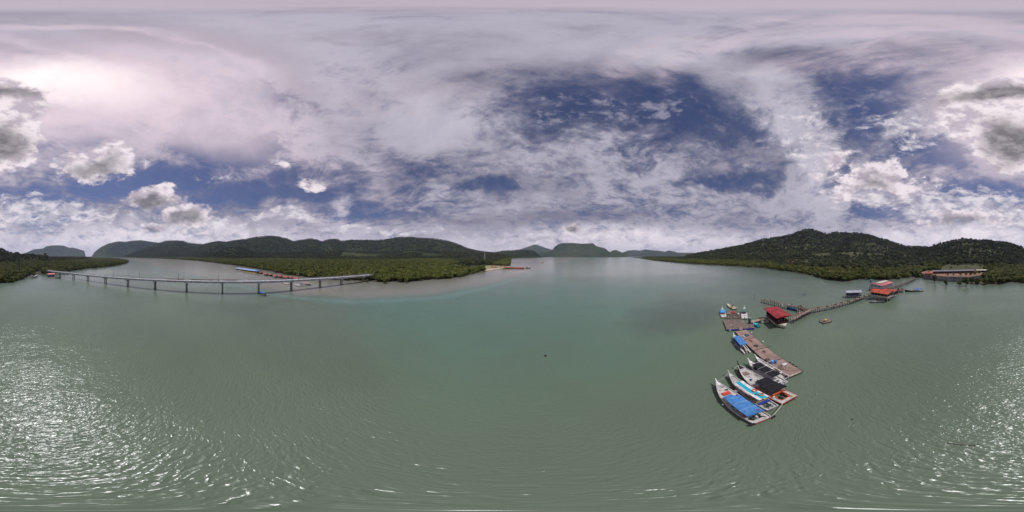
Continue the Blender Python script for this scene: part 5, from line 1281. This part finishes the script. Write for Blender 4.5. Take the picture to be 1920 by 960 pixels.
BUSH = crown_mesh('bush_leaves', 3.0, 4.2, 160, 201, M_MANG, 5, .45, .05)
for k, (px_, r_, z_, s_) in enumerate([(1748, 196, 5.5, .8), (1757, 203, 5.5, .6), (1777, 188, 5.5, .55), (1788, 190, 5.5, .7), (1801, 187, 5.5, .95), (1811, 188, 5.5, .8), (1820, 190, 5.5, 1.2), (1829, 196, 5.5, 1.3), (1836, 205, 5.5, 1.1), (1742, 212, 5.5, 1.0),
        (1783, 300, None, 1.0), (1796, 330, None, 1.3), (1812, 315, None, .8), (1824, 350, None, 1.5), (1838, 320, None, 1.2), (1770, 350, None, 1.4), (1805, 380, None, 1.6), (1845, 290, None, 1.3)]):
    x, y = AZ(px_, r_); z_ = z_ if z_ is not None else float(land_height(np.array([x]), np.array([y]))[0])
    o = bpy.data.objects.new('bush', BUSH); COL.objects.link(o); o.location = (x, y, z_); o.rotation_euler = (0, 0, k*1.3); o.scale = (s_, s_, s_*(1+.3*(k % 3)))
    tag(o, 'low green bush growing on the red soil yard before the row house' if r_ < 240 else 'scattered green bush on the lawn behind the row house', 'bush', 'bushes in the yard' if r_ < 240 else 'bushes on the lawn')

# ------------------------------------------------------------------ palms
def palm_mesh(seed, h=9):
    R = random.Random(seed); tr_ = MB(); p = Vector((0, 0, -1)); 
    for k in range(5):
        q = p+Vector((R.uniform(-.3, .3)+.12*k, .1*k, h/5+.2)); tr_.tube(p, q, .2-.02*k, 6, .18-.02*k, False); p = q
    cr_ = MB()
    for k in range(16):
        a = 2*PI*k/16+R.uniform(-.15, .15); up_ = R.uniform(-.2, 1.1); dd = Vector((math.cos(a), math.sin(a), 0)); sd_ = Vector((-dd.y, dd.x, 0)); prev = p
        for j in range(5):
            nx_ = p+dd*(.75*(j+1))+Vector((0, 0, up_*(j+1)*.45-.13*(j+1)**2)); w = .42*(1-j/6)
            for s_ in (-1, 1): cr_.add([prev, nx_, nx_+sd_*s_*w-Vector((0, 0, .25)), prev+sd_*s_*w*1.1-Vector((0, 0, .25))], [(0, 1, 2, 3)])
            prev = nx_
    return cr_.mesh('palm_fronds', M_PALM), tr_.mesh('palm_trunk', M_BARK)
PM = [palm_mesh(i) for i in range(3)]
k = 0
for (px_, r_, n_) in [(1700, 300, 7), (1725, 300, 5), (1690, 420, 6), (1745, 390, 5), (1640, 520, 5), (955, 420, 9), (940, 520, 6), (870, 700, 6), (20, 300, 4)]:
    for q in range(n_):
        a = px_+R1.uniform(-14, 14) if px_ != 955 else px_+R1.uniform(-22, 1); rad = r_*R1.uniform(.93, 1.1); x, y = AZ(a, rad)
        if px_ == 1700 and rad < 285: rad = 290; x, y = AZ(a, rad)
        z = float(land_height(np.array([x]), np.array([y]))[0])
        if z < .2: continue
        o = empty('palm_tree', (x, y, z), R1.uniform(0, 6), {1700: 'coconut palm rising behind the walkway landing', 1725: 'coconut palm near the dark red roofed house', 1690: 'coconut palm on the slope behind the stilt buildings', 1745: 'coconut palm beside the lawn above the row house', 1640: 'coconut palm on the foothill left of the stilt buildings', 955: 'coconut palm in the grove beside the sandy landing', 940: 'coconut palm behind the grove at the sandy landing', 870: 'coconut palm on the low land below the middle hill', 20: 'coconut palm behind the left shore thicket'}[px_], 'palm', 'coconut palms behind the shores')
        for n2, me in zip(('fronds', 'trunk'), PM[k % 3]):
            c = bpy.data.objects.new(n2, me); COL.objects.link(c); c.parent = o
        o.scale = (R1.uniform(.9, 1.3),)*3; k += 1

# ------------------------------------------------------------------ concrete bridge
PIER = [(98, 240, 6.1), (117, 222, 6.2)]
bridge_pts = []
for px_, py_, z in [(138, 522, 6.4), (165, 526, 6.6), (198, 531, 7.0), (240, 536.5, 7.6), (291, 542, 8.3), (350, 546.5, 8.8), (417, 549.5, 9.2), (485, 549.0, 9.2), (546, 544.0, 8.6), (600, 538.2, 8.0), (640, 533.3, 7.4), (680, 528.0, 6.9)]:
    x, y = G(px_, py_); bridge_pts.append((x, y, z))
v0 = Vector(bridge_pts[0][:2])-Vector(bridge_pts[1][:2]); v0.normalize()
p0 = Vector(bridge_pts[0][:2]); ext = [(p0.x+v0.x*27*k+ .9*k*k, p0.y+v0.y*27*k, 6.3-.1*k) for k in (2, 1)]
bridge_pts = ext+bridge_pts
v1 = Vector(bridge_pts[-1][:2])-Vector(bridge_pts[-2][:2]); v1.normalize(); q0 = Vector(bridge_pts[-1][:2]); bridge_pts.append((q0.x+v1.x*16-1.0, q0.y+v1.y*16, 6.5))
br = empty('concrete_bridge', (*bridge_pts[7][:2], 0), 0, 'long curving grey concrete bridge on slim piers across the left channel', 'bridge')
O = Vector((*bridge_pts[7][:2], 0)); BP = [Vector(p)-O for p in bridge_pts]; BW = 5.2
def crossdir(i):
    a = BP[max(0, i-1)]; c = BP[min(len(BP)-1, i+1)]; d_ = (c-a); d_.z = 0; d_.normalize(); return d_, Vector((-d_.y, d_.x, 0))
def strip(name, offs, m, parent=br):
    """sweep a cross-section (sideways, height) along the deck"""
    vs = []; n = len(offs)
    for i, p in enumerate(BP):
        d_, nr = crossdir(i)
        for (s_, h) in offs: vs.append(p+nr*s_+Vector((0, 0, h)))
    fs = []
    for i in range(len(BP)-1):
        for j in range(n): fs.append((i*n+j, i*n+(j+1) % n, (i+1)*n+(j+1) % n, (i+1)*n+j))
    fs += [tuple(range(n)), tuple(range((len(BP)-1)*n, len(BP)*n))[::-1]]
    return MB().add(vs, fs).build(name, m, parent)
w = BW/2
strip('deck', [(-w, -.35), (-w, 0), (w, 0), (w, -.35)], CONC)
for s_ in (-1, 1):
    strip('kerb', [(s_*w, .004), (s_*(w-.35), .004), (s_*(w-.35), .22), (s_*w, .22)][::s_], CONC)
    strip('girder', [(s_*(w-.5)-.28, -.36), (s_*(w-.5)+.28, -.36), (s_*(w-.5)+.22, -1.35), (s_*(w-.5)-.22, -1.35)], CONC)
    rl = MB(); pt_ = MB()
    for i in range(len(BP)-1):
        a, c = BP[i], BP[i+1]; _, na = crossdir(i); _, nc = crossdir(i+1); a = a+na*s_*(w-.15); c = c+nc*s_*(w-.15); Z = Vector((0, 0, 1))
        for h in (1.15, .75): rl.tube(a+Z*h, c+Z*h, .045, 4)
        for q in range(12): pp_ = a.lerp(c, q/12); pt_.box((pp_.x, pp_.y, pp_.z+.65), (.14, .14, 1.1))
    rl.build('handrail', CONCD, br); pt_.build('railing_posts', CONC, br)['kind'] = 'stuff'
sgn = MB()
for i, (t0, t1) in ((6, (.3, .9)), (7, (.1, .9)), (8, (.0, .45))):
    a, c = BP[i], BP[i+1]; _, na = crossdir(i); p = a.lerp(c, t0)+na*(w-.6); q = a.lerp(c, t1)+na*(w-.6)
    MB().sheet([p+Vector((0, 0, .3)), q+Vector((0, 0, .3)), q+Vector((0, 0, .85)), p+Vector((0, 0, .85))], .04).build('red_barrier', mat('faded_red', (.28, .09, .08), .7), br)
for i, p in enumerate(BP):
    if i in (0, len(BP)-1): continue
    d_, nr = crossdir(i); ang = math.atan2(d_.y, d_.x)
    MB().box((p.x, p.y, p.z-1.75), (2.3, BW+.1, .78), ang).build('crosshead', CONC, br)
    for s_ in (-1, 1):
        c = p+nr*s_*1.15; MB().lathe((c.x, c.y, -2), [(.52, 0), (.52, p.z-2+1.95-.0)], 12).build('column', CONCD, br, True)
# lamp posts
for k, (i, t) in enumerate(((3, .4), (4, .45), (5, .5), (6, .78), (7, .9), (10, .2))):
    a, c = BP[i], BP[i+1]; _, na = crossdir(i); p = a.lerp(c, t)+na*(-w+.2 if True else 0)+O
    sgn_ = -1 if p.length > (p+na*.1).length else 1
    l_ = empty('street_lamp', (p.x, p.y, p.z), math.atan2(na.y, na.x), ['thin street lamp on the bridge, first from the left shore', 'thin street lamp on the bridge above the second long span', 'thin street lamp on the bridge between the fourth and fifth visible piers', 'thin street lamp at the middle of the bridge', 'thin street lamp on the bridge left of the small blue boat', 'thin street lamp on the bridge above the moored white boats'][k], 'street lamp', 'street lamps along the bridge')
    MB().lathe((0, 0, 0), [(.16, 0), (.10, 6.0)], 7).build('pole', CONCD, l_); MB().tube((0, 0, 6), (.7, 0, 6.25), .05, 5).build('arm', SILV, l_); MB().box((.9, 0, 6.25), (.55, .22, .12)).build('lamp_head', BLACKP, l_)

# small blue boat by the middle pier
small_boat('small dark boat with a bright blue canopy passing beside a bridge pier', (-112.0, 6.6), (-118.6, 2.6), 2.4, mat('slate_hull', (.10, .14, .16), .5), HULLG, 'river_boat', (.2, .9, mat('mid_blue_cover', (.03, .13, .50)), 1.7), 1.1, motor=BLACKP, stem=.3)

# ------------------------------------------------------------------ floating fish farm and boats behind the bridge
fa, fb_ = G(447, 506.5), G(486, 512.5)
L = math.hypot(fb_[0]-fa[0], fb_[1]-fa[1]); ang = math.atan2(fb_[1]-fa[1], fb_[0]-fa[0])
ff = empty('floating_restaurant', ((fa[0]+fb_[0])/2, (fa[1]+fb_[1])/2, 0), ang, 'long floating house with pale blue roof, left end of the red roofed rafts', 'floating house')
MB().box((0, 0, .35), (L, 11, .9)).build('pontoon', YEL, ff); MB().box((0, 0, 2.0), (L-2, 8, 2.4)).build('wall', DARK, ff)
for k in range(9): 
    for s_ in (-1, 1): MB().tube((-L/2+.8+k*(L-1.6)/8, s_*5, .7), (-L/2+.8+k*(L-1.6)/8, s_*5, 3.4), .12, 5).build('post', YEL, ff)
for (x0, x1, m, nm) in ((-L/2-1, -L/2+5, ROOFB, 'roof'), (-L/2+5.5, L/2-6.5, ROOFB, 'roof'), (L/2-6, L/2+1.5, mat('mid_blue_roof', (.07, .18, .42), .5), 'rear_roof')):
    sub = empty('roof_section', ((x0+x1)/2, 0, 0)); sub.parent = ff
    gable(sub, x1-x0-.8, 10.5, 3.4, 5.2, m, .4, 8, name=nm)
FR = [(489, 513.5, 8), (499, 516, 6), (508, 518, 6), (517, 519.6, 6), (526, 521, 7), (536, 522.2, 8), (546, 523.4, 8), (556, 524.4, 8)]
for k, (px_, py_, l_) in enumerate(FR):
    x, y = G(px_, py_+(.5 if k % 2 else -.4)); l_ *= (.62, .85, .5, .8)[k % 4]
    hh_ = empty('fish_farm_hut', (x, y, 0), ang+(-.05 if k < 4 else .12), 'low red roofed raft hut of the fish farm, '+['first', 'second', 'third', 'fourth', 'fifth', 'sixth', 'seventh', 'eighth'][k]+' from the blue roofed house', 'raft hut', 'red roofed huts of the fish farm')
    MB().box((0, 0, .25), (l_+1.2, 6.5, .5)).build('raft_deck', WOODD, hh_); MB().box((0, 0, 1.2), (l_-1, 4, 1.5)).build('wall', [DARK, GREEN, DARK, CREAM][k % 4], hh_)
    gable(hh_, l_, 5.2, 2.1, 3.1, mat('salmon_red_roof', (.42, .085, .065), .6, .15, .4), .5, 8)
for k, (px_, py_, px2_, py2_, lb) in enumerate([(441, 505.2, 447.5, 508.0, 'dark small boat moored left of the blue roofed floating house'), (444, 508.2, 456, 509.8, 'white boat moored at the corner of the blue roofed floating house')]):
    small_boat(lb, G(px_, py_), G(px2_, py2_), 3, [DARK, WHITE][k], [DARK, WHITE][k], 'moored_boat', None if k == 0 else (.3, .7, WHITE, 2.0), 1.3, stem=.3)
MS = [((527, 529.5), (537.5, 532.0), WHITE, None, 'slim white speedboat under the bridge, leftmost of the moored group'), ((532, 531.5), (543, 534.5), WHITE, None, 'second white speedboat from the left under the bridge'), ((551, 534.5), (565, 537.8), WHITE, None, 'white speedboat just right of the bridge pier with columns'),
      ((556, 533.0), (573, 537.0), WHITE, (.3, .6, BLUED, 1.7), 'white and navy speedboat in the middle of the moored group'), ((566, 534.0), (583, 535.0), BLUED, (.1, .8, mat('pink_canvas', (.55, .19, .20), .6, .1), 2.6), 'dark blue boat with a pink canopy right of the white speedboats')]
for a, c, m, cn, lb in MS:
    small_boat(lb, G(*a), G(*c), 2.6, m, m if m is WHITE else DARK, 'speedboat', cn, 1.2, None, BLACKP, 'speedboats moored behind the bridge', WHITE, 0)

# ------------------------------------------------------------------ left shore hut and boats
x, y = G(95.5, 518.0)
lh = empty('stilt_hut', (x, y, 0), math.atan2(y, x)+PI/2+.3, 'small grey walled hut with a bright red roof at the left end of the bridge', 'hut')
MB().box((0, 0, 1.0), (9.5, 6, .3)).build('floor', WOODD, lh); piles(lh, 9, 5.6, 1.0, 4, 3, WOODD, .12); MB().box((0, 0, 2.1), (8.6, 5.2, 2.0)).build('wall', mat('blue_grey_wall', (.27, .29, .31), .7), lh)
for k in range(3): MB().box((-2.6+k*2.6, 2.62, 2.2), (1.0, .08, .8)).build('window', DARK, lh); 
gable(lh, 8.8, 5.4, 3.1, 4.4, mat('bright_red_roof', (.52, .05, .06), .55, .1), .6, 10)
for k, (a, c, m, cn, lb) in enumerate([((53, 519.5), (62, 518.2), WHITE, (.25, .7, BLUED, 2.2), 'white boat with navy canopy moored against the left shore thicket'), ((60, 522.0), (71, 519.0), DARK, None, 'dark boat beside the navy canopied one at the left shore'), ((63, 519.0), (70.5, 516.5), WHITE, None, 'pale open boat at the left shore behind the dark one'), ((104, 521.0), (114, 522.0), DARK, None, 'low dark longboat lying right of the red roofed hut'),
        ((106, 513.5), (113, 514.5), WHITE, (.3, .8, WHITE, 2.0), 'pale canopied boat under the bridge end, left of two'), ((115, 514), (123, 515.0), HULLG, (.3, .8, mat('olive_cover', (.16, .17, .13), .8), 2.0), 'dull canopied boat under the bridge end, right of two'), ((124, 513.5), (128, 515), DARK, None, 'small dark boat at the end of the row under the bridge')]):
    small_boat(lb, G(*a), G(*c), 2.6, m, m, 'moored_boat', cn, 1.3, None, None, 'boats moored at the left shore', None, .4)
fender((*G(58.5, 511, 2.5), 2.2), 'white round buoy hanging above the navy canopied boat at the left shore', .55)
walkway('timber_walkway', [G(72, 515.5), G(84, 516.0), G(90, 517)], 1.6, 1.3, WOODB, 'short plank walkway from the left shore to the red roofed hut', False, 2.5)

# ------------------------------------------------------------------ sandy landing, barge, tower
sp_ = [G(903, 509.6), G(918, 507.4), G(942, 504.3), G(955, 502.5), AZ(958, 352), AZ(957, 410), AZ(925, 470), AZ(895, 440), AZ(886, 330)]
vs = [(x, y, .25 if i < 4 else 1.3) for i, (x, y) in enumerate(sp_)]; cx_, cy_ = np.mean(sp_, 0)
mb = MB(); mb.add(vs+[(cx_, cy_, 1.5)], [(i, (i+1) % 9, 9) for i in range(9)]); mb.build('sand', mat('tan_sand', (.33, .25, .16), .95, .3, .05, col2=(.15, .15, .07), detail=8), kind='structure')
mb = MB(); bs = [G(906, 508.6), G(920, 507.0), G(942, 504.0), G(952, 502.8), AZ(951, 372), AZ(930, 350), AZ(912, 322)]
mb.add([(x, y, .35 if i < 4 else 1.75) for i, (x, y) in enumerate(bs)]+[(*np.mean(bs, 0), 1.75)], [(i, (i+1) % 7, 7) for i in range(7)]); mb.build('beach', SAND, kind='structure')
ba, bb = G(946, 503.3), G(984, 503.8); L = math.hypot(bb[0]-ba[0], bb[1]-ba[1]); ang = math.atan2(bb[1]-ba[1], bb[0]-ba[0])
bg = empty('barge', ((ba[0]+bb[0])/2, (ba[1]+bb[1])/2, 0), ang, 'long low rust red barge loaded with red earth, nosed onto the sandy landing', 'barge')
MB().add([(-L/2, -5, 1.9), (L/2, -5, 1.9), (L/2, 5, 1.9), (-L/2, 5, 1.9), (-L/2+3, -4.6, -.5), (L/2-3, -4.6, -.5), (L/2-3, 4.6, -.5), (-L/2+3, 4.6, -.5)], [(0, 1, 2, 3)[::-1], (4, 5, 6, 7), (0, 4, 5, 1), (1, 5, 6, 2), (2, 6, 7, 3), (3, 7, 4, 0)]).build('hull', mat('rust_hull', (.14, .06, .05), .8, .3, .4), bg)
for s_ in (-1, 1): MB().box((0, s_*4.9, 2.3), (L*.96, .15, .8)).build('side_board', ORANGE, bg)
ld = MB()
for k in range(26): ld.ball((L*(-.32+.68*k/26), R1.uniform(-2, 2), 2.0), R1.uniform(1.6, 2.6), 7, 4, (1, 1, .5))
ld.build('earth_load', SOIL, bg)['kind'] = 'stuff'
ex = empty('excavator', (*G(954, 502.0, 2), 2.3), ang+.4, 'white cabbed excavator standing on the landward end of the barge', 'excavator')
MB().box((0, 0, .4), (3.4, 2.6, .8)).build('tracks', DARK, ex); MB().box((-.3, 0, 1.6), (3.0, 2.4, 1.5)).build('body', WHITE, ex); MB().box((.8, .7, 2.6), (1.2, 1.1, 1.4)).build('cab', WHITE, ex)
MB().path([(1.2, -.3, 1.8), (3.6, -.3, 4.6), (6.0, -.3, 2.6)], .28, 6).build('arm', YEL, ex); MB().box((6.1, -.3, 2.0), (1.0, 1.2, .9)).build('bucket', DARK, ex)
x, y = G(989.5, 502.8)
tg = small_boat('black tugboat with pale wheelhouse at the seaward end of the rust red barge', G(985.5, 503.6), G(994.5, 503.2), 4.2, DARK, DARK, 'tugboat', None, 2.4, motor=None, stem=.4, cat='tugboat')
MB().box((3.4, 0, 2.0), (2.6, 2.2, 2.4)).build('wheelhouse', HULLG, tg); MB().box((3.4, 0, 3.3), (3.0, 2.6, .2)).build('wheelhouse_roof', DARK, tg); MB().tube((2.8, 0, 3.3), (2.8, 0, 6.0), .12, 5).build('mast', DARK, tg); MB().lathe((1.2, 0, .8), [(.4, 0), (.35, 2.4)], 8).build('funnel', BLACKP, tg)
for k, (px_, r_, s_, lb) in enumerate([(923, 372, 1.0, 'orange red parked digger on the sand left of the barge'), (929, 378, .8, 'rust red heap of earth beside the parked digger'), (939, 385, 1.2, 'tall rusty hopper on the sand near the barge')]):
    x, y = AZ(px_, r_)
    if k == 1:
        mb = MB()
        for q in range(6): mb.ball((R1.uniform(-3, 3), R1.uniform(-2, 2), .8), 2.2, 7, 4, (1, 1, .8))
        thing1('earth_heap', mb, SOIL, (x, y, 1.4), 0, lb, 'earth heap')
    else:
        e_ = empty('digger' if k == 0 else 'hopper', (x, y, 1.4), ang+.8*k, lb, 'digger' if k == 0 else 'hopper')
        MB().box((0, 0, .5), (3.6, 2.4, .9)).build('tracks' if k == 0 else 'base', DARK, e_); MB().box((0, 0, 2.0), (2.8*s_, 2.2, 2.0)).build('body', ORANGE, e_); MB().path([(1, 0, 2), (3, 0, 4.4), (5, 0, 2)], .25, 6).build('arm' if k == 0 else 'chute', ORANGE, e_)
# lattice power tower
tx, ty_ = AZ(908.5, 640); tz = float(land_height(np.array([tx]), np.array([ty_]))[0])
tw = empty('power_pylon', (tx, ty_, tz), .4, 'tall thin lattice power pylon rising above the trees behind the sandy landing', 'pylon')
Ht = 40.0
def tw_w(h): return 3.2*(1-h/Ht)**1.15+.5
hs = [0, 7, 13, 18.5, 23, 27, 30.5, 34, 37, 40]
for cx0, cy0 in ((-1, -1), (1, -1), (1, 1), (-1, 1)):
    MB().path([(cx0*tw_w(h), cy0*tw_w(h), h) for h in hs], .22, 4).build('leg', SILV, tw)
for s0 in range(4):
    P4 = [(-1, -1), (1, -1), (1, 1), (-1, 1)]; a, c = P4[s0], P4[(s0+1) % 4]; mb = MB()
    for h0, h1 in zip(hs, hs[1:]):
        mb.tube((a[0]*tw_w(h0), a[1]*tw_w(h0), h0), (c[0]*tw_w(h1), c[1]*tw_w(h1), h1), .11, 4); mb.tube((c[0]*tw_w(h0), c[1]*tw_w(h0), h0), (a[0]*tw_w(h1), a[1]*tw_w(h1), h1), .11, 4)
    mb.build('bracing', SILV, tw)
for h in (28.5, 33, 37.5): MB().tube((-5+h*.04, 0, h), (5-h*.04, 0, h), .2, 4).build('cross_arm', SILV, tw)
# yellow workboat far out
wb = small_boat('tiny yellow orange workboat far out in the channel before the flat topped hill', AZ(1013.5, 700), AZ(1018.8, 700), 6.0, ORANGE, YEL, 'workboat', None, 3.0, stem=.5)
MB().box((7, 0, 3.4), (5, 4, 4.0)).build('wheelhouse', CREAM, wb); MB().box((7, 0, 5.6), (5.8, 4.8, .4)).build('wheelhouse_roof', YEL, wb)
bl = MB(); p = Vector((*AZ(960, 620), .1)); q = Vector((*AZ(1013, 700), .1)); bl.tube(p, q, .35, 5)
thing1('floating_boom', bl, DARK, (0, 0, 0), 0, 'long thin dark floating boom reaching from the palm point to the yellow workboat', 'boom')

# ------------------------------------------------------------------ bird in flight
bd = empty('flying_bird', (40.2, -8.9, 16.2), R_(205), 'dark blue grey bird in flight over the water right of the old pier', 'bird')
bx, by = G(1507, 553, 17.5); bd.location = (bx*1.0, by*1.0, 17.5)
body = MB(); body.lathe((-.35, 0, 0), [(.02, 0), (.10, .1), (.13, .3), (.10, .5), (.09, .62), (.02, .72)], 8, 'x'); bird_m = mat('slate_feathers', (.03, .035, .07), .8, .2)
body.build('body', bird_m, bd, True)
for s_, up_ in ((-1, .55), (1, .75)):
    wg = MB(); rows = []
    for k in range(7):
        t = k/6; y = s_*(.08+1.05*t); z = up_*t*.8-.25*t*t; c_ = .34*(1-t*.75); x = .12-.22*t*t
        rows += [(x+c_*.5, y, z), (x-c_*.6, y, z-.02), (x-c_*.1, y, z+.03)]
    fs = []
    for k in range(6): a = 3*k; fs += [(a, a+2, a+5, a+3), (a+2, a+1, a+4, a+5), (a, a+3, a+4, a+1)]
    wg.add(rows, fs); wg.build('wing', bird_m, bd)
tl = MB(); tl.sheet([(-.3, -.05, 0), (-.3, .05, 0), (-.78, .14, -.03), (-.78, -.14, -.03)], .015); tl.build('tail', bird_m, bd)

# ------------------------------------------------------------------ haze
def haze(density=4.0e-5):
    m = bpy.data.materials.new('haze'); m.use_nodes = True; t = m.node_tree; t.nodes.clear()
    o = t.nodes.new('ShaderNodeOutputMaterial'); v = t.nodes.new('ShaderNodeVolumePrincipled')
    v.inputs['Color'].default_value = (.56, .66, .95, 1); v.inputs['Density'].default_value = density; v.inputs['Anisotropy'].default_value = .2
    t.links.new(v.outputs[0], o.inputs['Volume'])
    h = MB().box((0, 0, (760-4)/2), (24400, 24400, 764)).build('haze', m, kind='stuff'); h['label'] = 'thin pale air haze over the whole bay'
HAZE = True
if HAZE: haze()
